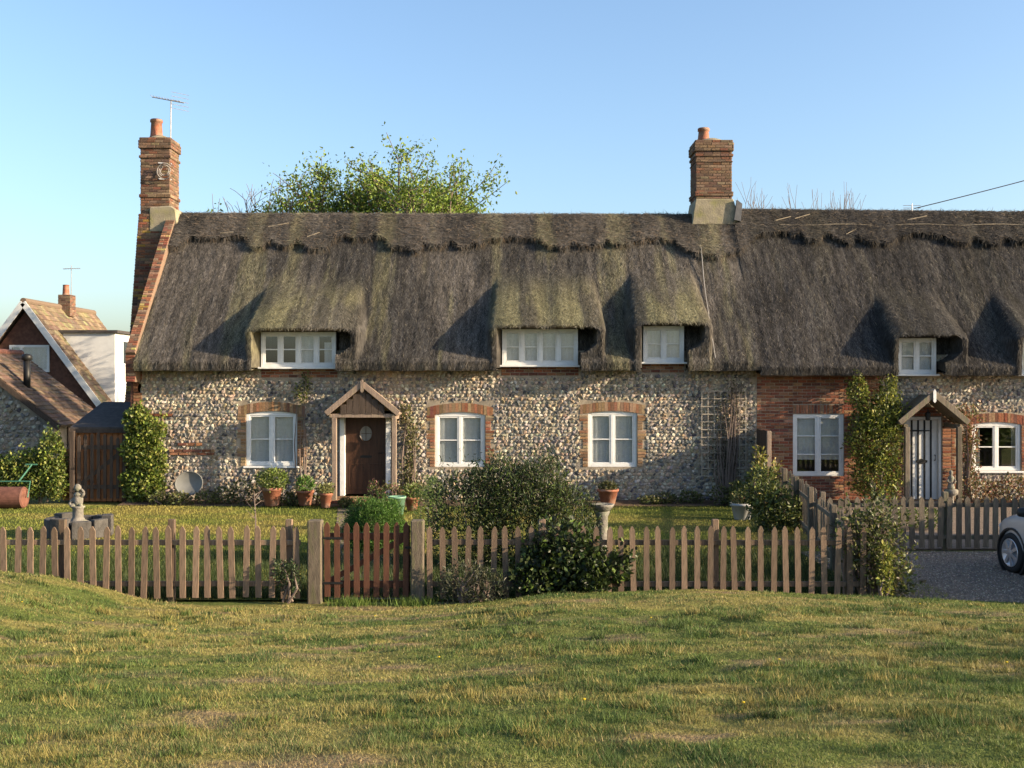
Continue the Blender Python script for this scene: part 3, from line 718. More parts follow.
obj('parapet', core, 'brick_core', A); obj('parapet_bricks', gb, 'brick', A, kind='stuff')
def taper(gg, zt):
    for k in range(len(gg.v)):
        v = gg.v[k]; t = np.clip(v[:,2]/zt, 0, 1); left = np.clip((-9.3-v[:,0])/.85, 0, 1); v[:,0] -= .60*(1-t)*left
gb = Geo(); core = Geo(); brick_stack(gb, core, -10.08, -9.34, 29.72, 31.0, 0, 7.5, LICHEN); taper(gb, 7.5); taper(core, 7.5)
obj('chimney_breast', core, 'brick_core', A); obj('breast_bricks', gb, 'brick', A, kind='stuff')
def chimney(parent, x0, x1, y0, y1, z0, z1, pot, bands, potr, poth):
    gb = Geo(); core = Geo(); e = .0
    brick_stack(gb, core, x0, x1, y0, y1, z0, z1-.3)
    brick_stack(gb, core, x0-.045, x1+.045, y0-.045, y1+.045, z1-.3, z1-.075)
    brick_stack(gb, core, x0-.02, x1+.02, y0-.02, y1+.02, z1-.075, z1)
    for zb, hb, ex in bands: brick_stack(gb, core, x0-ex, x1+ex, y0-ex, y1+ex, zb, zb+hb)
    c = obj('chimney', core, 'brick_core', parent); obj('chimney_bricks', gb, 'brick', c, kind='stuff')
    obj('flaunching', Geo().lathe([(.5,0),(.42,.05),(.2,.12),(.05,.13)], (x0+x1)/2, (y0+y1)/2, z1, 12, sx=(x1-x0)*.95, sy=(y1-y0)*.95), 'cement', c, smooth=True)
    px, py = pot
    obj('chimney_pot', Geo().lathe([(potr*1.08,0),(potr*1.08,.05),(potr,.07),(potr*.86,poth-.09),(potr*1.02,poth-.08),(potr*1.02,poth-.02),(potr*.92,poth),(potr*.72,poth),(potr*.70,poth-.25)], px, py, z1+.06, 18), 'terracotta', c, smooth=True)
    return c
c1 = chimney(A, -10.06, -9.27, 29.8, 30.6, 7.2, 9.58, (-9.76,30.2), [(9.02,.075,.03),(7.95,.09,.03)], .165, .52)
obj('cement_patch', Geo().prism([(-9.80,7.0),(-9.2,7.0),(-9.02,7.15),(-9.08,7.62),(-9.22,7.72),(-9.80,7.68)], 29.70, 30.5), 'cement', c1, bevel=.03)
c2 = chimney(A, 4.98, 5.94, 29.75, 30.65, 7.0, 9.50, (5.26,30.2), [(9.05,.075,.03),(8.90,.03,.02),(7.98,.12,.035)], .16, .36)
obj('cement_skirt', Geo().prism([(4.86,7.20),(6.10,7.20),(6.06,7.62),(5.97,7.9),(4.96,7.9),(4.90,7.55)], 29.68, 30.75), 'cement', c2, bevel=.02)
obj('lead_flashing', Geo().prism([(5.98,7.32),(6.16,7.28),(6.20,7.75),(6.06,7.86)], 29.6, 29.72), 'lead', c2)
# down cable on the thatch
pts = []
for (a,b) in [(696,226),(700,250),(704,285),(709,320),(715,358)]:
    z0 = PZ(b, 28.5)
    for _ in range(6):
        yy = float(RA.surf(np.array([PX(a,28)]), np.array([z0]))[0]); z0 = PZ(b, yy)
    pts.append((PX(a,yy), yy-.05-(0.14 if b < 255 else 0), z0))
o = obj('aerial_cable', Geo().tube(pts, .012, 5), 'cable_grey', A)
# porch
def porch(parent, xc, hw, zap, zev, yf, wood, postx, barge_col, infill=True, finial=None):
    p = None
    g = Geo()
    for s in (-1,1):
        a = np.array([xc, zap-.05]); b = np.array([xc+s*hw, zev-.05]); d = (b-a)/np.linalg.norm(b-a); nn = np.array([-d[1], d[0]])*(1 if s > 0 else -1)
        q = [a, b, b+nn*.05, a+nn*.05]; g.prism([tuple(t) for t in q], yf+.03, YW-.02)
    roof = obj('porch', g, wood, parent, bevel=.004)
    for s in (-1,1):
        g = Geo(); g.bar((xc+s*.01, yf, zap), (xc+s*(hw+.02), yf, zev), .035, .13, up=(0,-.0,1)); obj('bargeboard', g, barge_col, roof, bevel=.005)
    obj('finial', Geo().prism([(xc-.035,zap-.17),(xc,zap-.21),(xc+.035,zap-.17),(xc+.035,zap+.06),(xc,zap+.12),(xc-.035,zap+.06)], yf-.04, yf-.012), finial or barge_col, roof)
    if infill:
        for k in range(7):
            x = xc-.45+k*.15; h = (hw-abs(x-xc)-.06)/hw*(zap-zev)
            if h > .05: obj('gable_board', Geo().box(x-.07, x+.07, yf+.04, yf+.06, zev-.02+.01*(k%2), zev+h-.06), 'dark_wood', roof)
    if infill: obj('tie_beam', Geo().box(xc-hw+.05, xc+hw-.05, yf+.05, yf+.14, zev-.10, zev-.01), wood, roof, bevel=.006)
    for x in postx:
        obj('post', Geo().box(x-.055, x+.055, yf+.03, yf+.14, 0, zev-.1), wood, roof, bevel=.008)
        obj('wall_plate', Geo().box(x-.05, x+.05, yf+.14, YW-.02, zev-.14, zev-.04), wood, roof)
    return roof
P1 = porch(A, -3.55, .84, 2.90, 2.20, 26.05, 'old_wood', (-4.22,-2.80), 'old_wood')
# door
g = Geo(); x0, x1 = door1[0], door1[1]
g.box(x0+.005, x0+.12, 26.92, 27.28, .16, 2.18).box(x1-.12, x1-.005, 26.92, 27.28, .16, 2.18).box(x0+.12, x1-.12, 26.925, 27.28, 2.08, 2.18)
dr = obj('door_frame', g, 'white_paint', A, bevel=.006)
dx0, dx1 = x0+.125, x1-.125
d_ = obj('door', Geo().box(dx0, dx1, 27.10, 27.145, .19, 2.075), 'door_brown', A)
for (a,b,c,d) in ((.08,.45,.12,.75),(.55,.92,.12,.75)):
    w = dx1-dx0; g = Geo(); X0, X1, Z0, Z1 = dx0+a*w, dx0+b*w, .19+c, .19+d
    g.box(X0,X0+.03,27.088,27.099,Z0,Z1).box(X1-.03,X1,27.088,27.099,Z0,Z1).box(X0+.03,X1-.03,27.088,27.099,Z0,Z0+.03).box(X0+.03,X1-.03,27.088,27.099,Z1-.03,Z1)
    obj('door_panel', g, 'door_brown', d_)
t = np.linspace(0,2*math.pi,24,endpoint=False); xc = (dx0+dx1)/2
obj('fanlight', Geo().prism([(xc+.15*math.cos(a), 1.68+.19*math.sin(a)) for a in t], 27.085, 27.099), 'dull_glass', d_)
g = Geo(); g.tube([(xc+.155*math.cos(a), 27.088, 1.68+.195*math.sin(a)) for a in np.linspace(0,2*math.pi,25)], .014, 5); g.bar((xc-.14,27.082,1.68),(xc+.14,27.082,1.68),.012,.012).bar((xc,27.082,1.5),(xc,27.082,1.86),.012,.012)
obj('fanlight_leading', g, 'door_brown', d_)
obj('letterbox', Geo().box(xc-.14, xc+.14, 27.086, 27.099, 1.08, 1.14), 'black_iron', d_, bevel=.004)
obj('door_handle', Geo().tube([(dx1-.09,27.1,1.2),(dx1-.09,27.05,1.2),(dx1-.19,27.05,1.2)], .011, 6), 'black_iron', d_)
g = Geo(); brick_face(g, (-4.3,25.95,0), (1,0,0), (0,0,1), (0,-1,0), 1.5, .15, BRICKS, d=.01); g.box(-4.3,-2.8,25.955,26.95,0,.15,(.26,.15,.09)); obj('doorstep', g, 'brick', A)
obj('door_lamp', Geo().lathe([(.02,0),(.05,.03),(.06,.16),(.03,.22),(.01,.25)], -2.90, 26.80, 1.55, 8), 'black_iron', A)

# ---- right cottage
B = thing('thatched_cottage', 'brick and flint cottage with grey thatch and white strapped door', 'house', ((XM+XR)/2, 30, 0))
w4 = (PX(793,YW), PX(844,YW), PZ(476,YW), PZ(414,YW)); w5 = (PX(972,YW), PX(1021,YW), PZ(471,YW), PZ(422,YW)); w6 = (13.9,15.1,.75,2.0)
door2 = (9.62, 10.55, 0, 2.10)
holesB = [w4,w5,w6,door2]+[(d[0],d[1],d[2]-.02,3.62) for d in (D4,D5)]
g = Geo(); wall_sheet(g, XM, XR, -.1, 3.62, YW, .4, holesB); wb = obj('wall', g, 'mortar', B)
def in_open(x, z, e=.0):
    return any(h[0]-e < x < h[1]+e and h[2]-e < z < h[3]+e for h in holesB)
g = Geo()
def brick_region(x0, x1, z0, z1): brick_face(g, (x0, YW, z0), (1,0,0), (0,0,1), (0,-1,0), x1-x0, z1-z0, BRICKS, phase=-((x0-XM) % .225))
XB = XM+3.05
brick_region(XM+.01, w4[0]-.004, 0, 3.6); brick_region(w4[1]+.004, XB, 0, 3.6)
brick_region(w4[0]-.004, w4[1]+.004, 0, w4[2]-.004); brick_region(w4[0]-.004, w4[1]+.004, w4[3]+.24, 3.6)
brick_face(g, (w4[0]-.004, YW, w4[3]+.004), (1,0,0), (0,0,1), (0,-1,0), w4[1]-w4[0]+.008, .225, BRICKS, c=.225, L=.075)
surround(g, *w5, YW, .06, BRICKS, wide=.24); surround(g, *w6, YW, .06, BRICKS, wide=.24)
for k in range(int(2.3/.075)):
    for (a, b) in ((door2[1]+.01, door2[1]+(.44 if (k//3)%2 else .32)), (door2[0]-(.5), door2[0]-.01)):
        brick_face(g, (a, YW, k*.075), (1,0,0), (0,0,1), (0,-1,0), b-a, .075, BRICKS)
brick_face(g, (door2[0]-.2, YW, 2.11), (1,0,0), (0,0,1), (0,-1,0), door2[1]-door2[0]+.4, .225, BRICKS)
obj('bricks', g, 'brick', wb, kind='stuff')
def okB(x, z, r):
    if x < XM+3.1: return False
    for (a,b,c,d) in (w5,w6):
        if a-.2-r < x < b+.2+r and c-.02-r < z < d+.2+r: return False
    a,b,c,d = door2
    if a-.5-r < x < b+.46+r and z < d+.25+r: return False
    for d in (D4,D5):
        if d[0]-.02-r < x < d[1]+.02+r and z > d[2]-.05-r: return False
    return True
g = Geo(); flints(g, XM+3.05, XR, 0, 3.6, YW, okB); obj('flints', g, 'flint', wb, kind='stuff')
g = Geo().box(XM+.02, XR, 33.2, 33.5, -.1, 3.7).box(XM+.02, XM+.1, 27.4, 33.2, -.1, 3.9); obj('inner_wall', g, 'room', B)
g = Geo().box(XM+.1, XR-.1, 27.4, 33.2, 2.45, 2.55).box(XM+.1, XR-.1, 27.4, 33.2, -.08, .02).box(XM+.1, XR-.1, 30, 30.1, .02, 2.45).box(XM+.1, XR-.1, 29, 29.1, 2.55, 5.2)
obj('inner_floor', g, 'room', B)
obj('gable_wall', Geo().prism([(27.02,-.1),(33.5,-.1),(33.5,3.4),(30.2,7.5),(27.02,3.7)], XR-.25, XR, axis='x'), 'dark_brick', B)
window(B, *w4, YW+.03, 2, 3, 0, sill=False, curt='blind', split=[.33,.66])
window(B, *w5, YW+.03, 2, 2, .06, curt='dark'); window(B, *w6, YW+.03, 2, 2, .06, curt='dark')
for d in (D4,D5):
    window(B, d[0], d[1], d[2], d[3], 26.88, 2, 2, 0, sill=True, curt='net')
    g = Geo().box(d[0], d[0]+.04, 26.95, 27.9, d[2], d[3]).box(d[1]-.04, d[1], 26.95, 27.9, d[2], d[3]).box(d[0], d[1], 26.9, 28.2, d[3]+.002, d[3]+.05)
    obj('dormer_frame', g, 'dark_wood', B)
RB = Roof(XM, XR, 3.10, 7.62, [D4,D5], SH_R, lip=26.42); RB.build(B)
edgeB = L2([(735,258),(757,236),(800,234),(806,243),(816,244),(824,236),(840,243),(848,246),(856,238),(868,244),(885,246),(897,240),(915,236),(935,236),(948,242),(965,246),(975,239),(985,247),(995,246),(1002,240),(1020,246),(1040,240),(1100,240),(1110,248),(1150,241),(1200,241)])
RB.ridge(B, edgeB, [(6,7.72),(8,7.70),(12,7.66),(16.5,7.62)], XM+.0, XR, sticks=6)
zl = PZ(228,29.6); g = Geo()
pts = []
for x in np.arange(7.2, 16.4, .5): pts.append((x, float(RB.surf(np.array([x]), np.array([zl]))[0])-.14, zl+.09+.02*math.sin(x*3)))
obj('hazel_spar', Geo().tube(pts, .012, 5), 'pale_wood', B)
P2 = porch(B, 10.02, .80, 2.66, 1.98, 26.1, 'picket_grey', (9.40,10.64), 'picket_grey', infill=False, finial='white_paint')
g = Geo(); x0, x1 = door2[0], door2[1]
g.box(x0+.004, x0+.07, 27.02, 27.22, .03, 2.09).box(x1-.07, x1-.004, 27.02, 27.22, .03, 2.09).box(x0+.07, x1-.07, 27.025, 27.22, 2.02, 2.09); obj('door_frame', g, 'white_paint', B, bevel=.005)
d2 = obj('door', Geo().box(x0+.072, x1-.072, 27.13, 27.17, .06, 2.015), 'white_paint', B)
nw = 5; wv = (x1-x0-.144)/nw
for k in range(nw):
    a = x0+.072+k*wv; obj('door_board', Geo().box(a+.004, a+wv-.004, 27.115, 27.129, .06, 2.01), 'white_paint', d2, bevel=.003)
for k in range(nw+1):
    a = x0+.072+k*wv; 
    if 0 < k < nw: obj('black_cover_strip', Geo().box(a-.022, a+.022, 27.10, 27.1145, .06, 2.01), 'black_iron', d2)
for z in (1.75,): obj('strap_hinge', Geo().prism([(x0+.08,z-.025),(x1-.28,z-.012),(x1-.24,z),(x1-.28,z+.012),(x0+.08,z+.025)], 27.09, 27.0995), 'black_iron', d2)
obj('letterbox', Geo().prism([(9.95,.97),(10.09,.93),(10.23,.97),(10.23,1.02),(10.09,1.06),(9.95,1.02)], 27.088, 27.0995), 'black_iron', d2)
obj('door_handle', Geo().tube([(x1-.14,27.11,1.15),(x1-.14,27.06,1.15),(x1-.14,27.06,1.02),(x1-.14,27.11,1.02)], .011, 6), 'black_iron', d2)
obj('doorstep', Geo().box(9.5,10.7,26.3,26.98,0,.05), 'stone', B, bevel=.01)
obj('porch_lantern', Geo().lathe([(.01,.3),(.015,.22),(.07,.18),(.06,.02),(.03,0)], 10.0, 26.45, 2.02, 8), 'black_iron', B)

# ------------------------------------------------------------------ aerials and wires
T = thing('tv_aerial', 'tall aerial on mast strapped to the left chimney', 'aerial', (-9.30,29.86,8.2))
mx = PX(171,29.9); zt = PZ(101,29.9)
obj('mast', Geo().tube([(mx-.02,29.9,8.35),(mx,29.9,zt)], .019, 6), 'metal', T)
bm = obj('boom', Geo().tube([(PX(152,29.9),29.9,PZ(97,29.9)),(PX(184,29.9),29.9,PZ(103,29.9))], .014, 6), 'metal', T)
for k in range(11):
    t = k/10; x = PX(152,29.9)+(PX(180,29.9)-PX(152,29.9))*t; z = PZ(97,29.9)+(PZ(102.3,29.9)-PZ(97,29.9))*t
    obj('element', Geo().tube([(x,29.9-.12,z+.02),(x,29.9+.12,z+.02)], .008, 5), 'metal', T)
for k in range(5):
    z = PZ(94+k*4,29.9); obj('reflector_rod', Geo().tube([(PX(173,29.9),29.75,z+.02),(PX(187,29.9),30.05,z)], .007, 5), 'metal', T)
g = Geo(); zc_ = PZ(172,29.8); xr = PX(165,29.7)
for (r, a0, a1) in ((.20,.6,5.6),(.15,-1,4.2),(.11,2,7)):
    g.tube([(xr+r*math.cos(a), 29.66+.02*math.sin(3*a), zc_+r*1.05*math.sin(a)) for a in np.linspace(a0,a1,24)], .013, 5)
obj('cable_coil', g, 'cable_grey', T)
obj('bracket', Geo().bar((mx-.3,29.74,8.88),(mx+.03,29.88,8.88),.03,.03).bar((mx-.3,29.74,8.45),(mx+.03,29.88,8.45),.03,.03), 'metal', T)
T = thing('tv_aerial', 'small aerial just showing over the grey thatch ridge', 'aerial', (PX(912,31.4),31.4,6.2))
xa = PX(912,31.4); obj('mast', Geo().tube([(xa,31.4,6.2),(xa,31.4,PZ(204,31.4))], .015, 6), 'metal', T)
for k, z in enumerate((205.5,208)): obj('element', Geo().tube([(xa-.25,31.4,PZ(z,31.4)),(xa+.25,31.4,PZ(z,31.4))], .008, 5), 'metal', T)
T = thing('utility_pole', 'wooden pole carrying the overhead wire beyond the grey thatch', 'pole', (29,33,0))
obj('shaft', Geo().tube([(29,33,-.2),(29,33,13.4)], [.17,.11], 10), 'old_wood', T); obj('insulator', Geo().lathe([(.03,0),(.05,.04),(.05,.1),(.02,.14)], 29, 33, 13.4, 8), 'white_paint', T)
g = Geo(); s = np.linspace(0,1,24); a = np.array([xa+.05,31.35,PZ(208.5,31.35)]); b = np.array([29,33,13.35])
pp_ = a[None]+(b-a)[None]*s[:,None]; pp_[:,2] -= .55*4*s*(1-s)*.5
o = obj('overhead_wire', g.tube(pp_, .014, 5), 'wire'); o['label'] = 'thin black overhead wire sloping up across the sky'; o['category'] = 'wire'

# ------------------------------------------------------------------ fences
def picket_geo(w, h, th, pt=.06):
    return Geo().prism([(-w/2,0),(w/2,0),(w/2,h-pt),(w*.16,h-.008),(0,h),(-w*.16,h-.008),(-w/2,h-pt)], 0, th)
PK = {}
def fence(name, label, p, q, h, pitch, w, m, posts, railz=(.22,.78), gap=.04, skip=None, zb=None, posth=None, jitter=.012, top=None):
    p = np.array(p, float); q = np.array(q, float); L = np.linalg.norm(q-p); d = (q-p)/L; ang = math.atan2(d[1], d[0])
    T = thing(name, label, 'fence', (p[0], p[1], 0)); nrm = np.array([-d[1], d[0], 0])
    key = (w, h, m)
    if key not in PK: me = mesh_of('picket', picket_geo(w, h-gap, .02)); me.materials.append(MATS[m]); PK[key] = me
    n = int(L/pitch)
    for k in range(n+1):
        a = p+d*(k*pitch+U(-.008,.008))
        if skip and skip(k*pitch): continue
        dz = U(-jitter, jitter)
        inst('picket', PK[key], T, (a[0], a[1], gap+dz+(top(k*pitch) if top else 0)), (U(-.02,.02), U(-.026,.026), ang+U(-.03,.03)))
    for z in railz:
        r = nrm*.045
        obj('rail', Geo().bar((p[0]+r[0], p[1]+r[1], z), (q[0]+r[0], q[1]+r[1], z+U(-.01,.01)), .04, .07), m, T, bevel=.005)
    for x in posts:
        a = p+d*x+nrm*.11
        obj('post', Geo().box(a[0]-.045, a[0]+.045, a[1]-.04, a[1]+.04, -.2, (posth or h+.08)), m, T, bevel=.008)
    return T
fence('picket_fence', 'sunlit brown picket fence on the left of the red gate', (-9.0,YF,0), (PX(300,YF),YF,0), 1.0, .170, .078, 'picket_wood', (2.95,4.42,6.0,0.9))
fence('picket_fence', 'brown picket fence between the red gate and the driveway', (PX(430,YF),YF,0), (PX(866,YF),YF,0), 1.0, .170, .076, 'picket_wood', (1.5,3.83,5.6))
fence('picket_fence', 'grey weathered picket fence behind the parked car and driveway', (5.40,19.2,0), (15.5,19.2,0), .93, .160, .095, 'picket_grey', (.05,2.2,4.4,6.6,8.8))
fence('picket_fence', 'grey leaning picket fence running from cottage wall towards the driveway', (5.38,19.35,0), (6.35,26.2,0), 1.0, .19, .10, 'picket_grey', (.1,2.3,4.5,6.7), jitter=.05)
fence('picket_fence', 'short picket return fence hidden behind the corner bush', (4.82,14.95,0), (5.36,19.1,0), .95, .170, .09, 'picket_grey', (.1,2.1))
# gate posts and gate
for lab, px0, px1 in (('weathered square gate post on the left of the red gate', 308, 322), ('weathered square gate post on the right of the red gate', 411, 424)):
    a, b = PX(px0,YF), PX(px1,YF); g = Geo().box(a, b, YF-.06, YF+.13, -.3, 1.08)
    o = obj('gate_post', g, 'post_old', bevel=.015); o['label'] = lab; o['category'] = 'gate post'; o['group'] = 'front gate posts'
ga, gb_ = PX(324,YF), PX(409,YF)
G = thing('garden_gate', 'red-brown picket gate between two weathered posts', 'gate', ((ga+gb_)/2,YF,0))
npk = 9
for k in range(npk):
    x = ga+.045+k*(gb_-ga-.09)/(npk-1); t = k/(npk-1); hh = 1.03-.05*math.sin(t*math.pi)*0-.02*t
    if k == 0: gm = mesh_of('picket', picket_geo(.075, 1.0, .022)); gm.materials.append(MATS['gate_red'])
    inst('picket', gm, G, (x, YF, .05+U(-.008,.008)), (0, U(-.01,.01), 0))
for z in (.22,.86): obj('rail', Geo().box(ga+.01, gb_-.01, YF+.0225, YF+.06, z-.045, z+.045), 'gate_red', G, bevel=.004)
obj('brace', Geo().bar((ga+.08,YF+.041,.27),(gb_-.08,YF+.041,.82),.036,.075), 'gate_red', G)
obj('stile', Geo().box(gb_-.055, gb_+.005, YF+.0605, YF+.10, .1, 1.0), 'gate_red', G, bevel=.004)
for z in (.24,.84): obj('hinge', Geo().box(ga-.02, ga+.25, YF-.006, YF-.001, z-.015, z+.015), 'black_iron', G)
obj('latch', Geo().box(gb_-.05, gb_+.04, YF-.018, YF-.001, .70,.73), 'black_iron', G)
# path behind the gate
obj('garden_path', Geo().prism([(ga+.05,14.8),(gb_-.05,14.8),(-3.0,25.9),(-4.1,25.9)], .004, .008, axis='z'), 'gravel_bed', kind='structure')

# divider panel beside the brick wall and trellis
T = thing('fence_panel', 'dark boarded screen panel standing against the cottage wall between lawns', 'fence panel', (6.02,26.4,0))
for k in range(7): obj('board', Geo().box(6.00,6.02,25.85+k*.16,25.85+k*.16+.155,.05,1.80+U(-.01,.01)), 'dark_wood', T)
obj('post', Geo().box(5.97,6.07,25.74,25.84,-.1,1.80), 'old_wood', T, bevel=.006)
for z in (.35,1.5): obj('rail', Geo().box(6.021,6.06,25.85,26.95,z-.04,z+.04), 'dark_wood', T)
T = thing('trellis', 'square wooden trellis fixed on the flint wall', 'trellis', (PX(723,26.93),26.9,.5))
xa, xb, za, zb = PX(702,26.88), PX(746,26.88), PZ(476,26.88), PZ(391,26.88)
for k in range(8):
    x = xa+(xb-xa)*k/7; obj('upright_lath', Geo().box(x-.011,x+.011,26.895,26.907,za,zb), 'lath', T)
for k in range(12):
    z = za+(zb-za)*k/11; obj('cross_lath', Geo().box(xa-.03,xb+.03,26.88,26.894,z-.011,z+.011), 'lath', T)

# ------------------------------------------------------------------ vegetation builders
GR = [(.045,.075,.018),(.07,.105,.025),(.10,.13,.03),(.035,.055,.016)]
def lump_points(cen, rad, n, seed, shell=.55, flat=None, zmin=.03):
    """points in the outer part of a lumpy ellipsoid"""
    d = R.normal(size=(n,3)); d /= np.linalg.norm(d, axis=1)[:,None]
    a = np.arctan2(d[:,1], d[:,0]); lum = .68+.55*fbm(a*1.6+10, d[:,2]*2.4+5, seed, 4)+.18*(vn(a*6, d[:,2]*7, seed+3)-.5)
    r = (shell+(1-shell)*U(0,1,n)**.6)*lum
    p = np.array(cen)+d*r[:,None]*np.array(rad)
    ok = p[:,2] > zmin
    return p[ok], d[ok]
def bush(name, label, cat, base, blobs, n, size, cols, group=None, seed=1, stems=6, shell=.5, up=.4, stemcol='twig', aspect=.5, w=None, spike=0):
    """blobs: list of (dx, dy, z, rx, ry, rz) relative to base"""
    T = thing(name, label, cat, base, group); g = Geo(); base = np.array(base, float); tot = sum(b[3]*b[5] for b in blobs)
    for i, b in enumerate(blobs):
        p, d = lump_points(base+np.array(b[:3]), b[3:], int(n*b[3]*b[5]/tot), seed+i*7, shell)
        ok = p[:,1] < 26.93 if base[1] > 25.5 and base[0] > -9.4 else np.ones(len(p), bool)
        p, d = p[ok], d[ok]
        leafcloud(g, p, size*U(.6,1.3,len(p)), tint(len(p), cols, .35, w), up, d, aspect=aspect)
    if spike:
        for k in range(spike):
            b = blobs[R.integers(len(blobs))]; th = U(0,6.28); r = U(.2,.9)
            p0 = base+np.array([b[0]+b[3]*r*math.cos(th), b[1]+b[4]*r*math.sin(th), b[2]+b[5]*.5]); p1 = p0+np.array([U(-.15,.15),U(-.1,.1),b[5]*U(.45,.85)])
            m = 14; t = U(0,1,m)[:,None]; pp = p0+(p1-p0)*t+R.normal(size=(m,3))*.025
            leafcloud(g, pp, size*U(.6,1.1,m), tint(m, cols, .3, w), .8, aspect=aspect)
    obj('foliage', g, 'leaf', T)
    sg = Geo()
    for k in range(stems):
        b = blobs[k % len(blobs)]; e = base+np.array([b[0]+U(-.5,.5)*b[3], b[1]+U(-.4,.4)*b[4], b[2]+b[5]*U(.1,.7)])
        s0 = base+np.array([(b[0])*.6+U(-.08,.08), b[1]*.5+U(-.05,.05), 0]); mid = (s0+e)/2+np.array([U(-.1,.1),U(-.1,.1),0])
        sg.tube([s0, mid, e], [.02,.014,.005], 5)
    if stems: obj('stems', sg, stemcol, T, kind='stuff')
    return T
def grow(g, tips, p, d, L, r, depth, spread, bend, rng, upw=.15, nseg=3, allpts=None):
    pts = [p]; q = p.copy(); dd = d.copy()
    for k in range(nseg):
        dd = dd+R.normal(size=3)*bend; dd[2] += upw*.3; dd /= np.linalg.norm(dd); q = q+dd*L/nseg; pts.append(q.copy())
    g.tube(pts, np.linspace(r, r*.62, len(pts)), 7 if r > .06 else 4, cap=False)
    if allpts is not None and depth <= 2: allpts.extend(pts[1:])
    if depth == 0: tips.append(q); return
    for k in range(R.integers(2, 5)):
        nd = dd+R.normal(size=3)*spread; nd[2] += upw; nd /= np.linalg.norm(nd)
        i = R.integers(1, len(pts)); s = pts[-1] if k < 2 else pts[i]
        grow(g, tips, s, nd, L*U(.62,.85), r*.6, depth-1, spread, bend, rng, upw, nseg, allpts)
def tree(name, label, base, h, r, depth, lcols, nleaf, lsize, spread=.55, trunk=.35, group=None, lean=(0,0), bark='bark', upw=.2, clump=.35, w=None, zmin=-9):
    T = thing(name, label, 'tree', base, group); g = Geo(); tips = []; al = []
    b = np.array(base, float); d = np.array([lean[0], lean[1], 1.]); d /= np.linalg.norm(d)
    tp = b+d*h*trunk; g.tube([b-np.array([0,0,.2]), b+d*h*trunk*.5, tp], [r*1.25, r, r*.85], 10, cap=False)
    for k in range(6):
        nd = np.array([math.cos(k*1.05+U(-.3,.3)), math.sin(k*1.05+U(-.3,.3)), U(.5,1.3)]); nd /= np.linalg.norm(nd)
        grow(g, tips, b+d*h*trunk*U(.8,1.0), nd, h*(1-trunk)*.42, r*.55, depth, spread, .16, R, upw, 3, al)
    obj('trunk', g, bark, T, smooth=True)
    if nleaf:
        al = np.array(al); al = al[al[:,2] > zmin]; k = R.integers(0, len(al), nleaf); p = al[k]+np.clip(R.normal(size=(nleaf,3)), -1.4, 1.4)*clump
        lg = Geo(); leafcloud(lg, p, lsize*U(.6,1.35,nleaf), tint(nleaf, lcols, .3, w), .2); obj('crown', lg, 'leaf', T)
    return T

# ------------------------------------------------------------------ trees behind the cottages
R = np.random.default_rng(21)
tree('leafy_tree', 'leafy yellow-green tree rising behind the mossy thatch', (-4.4,39.0,0), 9.7, .30, 5, [(.15,.22,.028),(.12,.18,.026),(.20,.255,.035),(.08,.12,.022)], 60000, .13, spread=.62, trunk=.3, clump=.2, zmin=6.2)
R = np.random.default_rng(5)
tree('bare_tree', 'bare twiggy tree left of the yellow-green tree', (-8.6,40.0,0), 9.2, .16, 4, None, 0, 0, spread=.55, trunk=.4, bark='twig', upw=.25)
R = np.random.default_rng(8)
tree('bare_tree', 'thin bare tree top above the ridge right of the middle chimney', (PX(765,44),44,0), 10.0, .07, 3, None, 0, 0, spread=.3, trunk=.55, bark='twig', upw=.7)
tree('bare_tree', 'tallest bare twig top above the grey thatch ridge', (PX(819,44),44,0), 10.7, .07, 3, None, 0, 0, spread=.3, trunk=.55, bark='twig', upw=.8)
# ------------------------------------------------------------------ garden shrubs
R = np.random.default_rng(3)
bush('rosemary_bush', 'big dark feathery evergreen bush behind the middle of the picket fence', 'bush', (PX(520,17),17.2,0), [(-.75,0,.75,.75,.6,.85),(.0,.1,.75,.85,.7,.95),(.68,.1,.62,.6,.6,.75),(-.35,.2,1.15,.55,.5,.62),(.35,.2,1.2,.5,.5,.55),(.92,-.2,.35,.38,.4,.42)], 24000, .075, [(.028,.046,.015),(.042,.066,.018),(.085,.12,.025),(.018,.026,.010),(.06,.058,.026)], seed=4, spike=90, aspect=.28, stems=10, up=.7)
bush('ivy_bush', 'dark glossy ivy mass spilling over the picket fence', 'bush', (PX(563,14.7),14.75,0), [(0,-.02,.55,.55,.35,.55),(.36,-.05,.38,.36,.3,.36),(-.3,-.1,.35,.4,.35,.4),(.72,-.05,.42,.2,.18,.2),(.25,-.12,.25,.4,.3,.3)], 5600, .075, [(.022,.035,.011),(.036,.056,.014),(.085,.125,.024),(.014,.02,.008)], seed=9, aspect=.75, w=[.35,.3,.15,.2], shell=.35, spike=14)
bush('low_shrub', 'sparse twiggy lavender clump at the foot of the fence beside the gate', 'shrub', (PX(465,14.5),14.45,0), [(0,0,.25,.38,.22,.33),(.3,.02,.2,.3,.2,.28)], 1500, .075, [(.05,.058,.032),(.035,.045,.022),(.09,.09,.05)], seed=12, aspect=.22, stems=22, up=1.0)
bush('small_shrub', 'small grey-green sprig growing through the pickets left of the gate', 'shrub', (PX(290,14.6),14.62,0), [(0,0,.32,.16,.1,.26),(-.12,0,.42,.12,.08,.16)], 420, .06, [(.05,.075,.03),(.035,.055,.02)], seed=14, aspect=.4, stems=4)
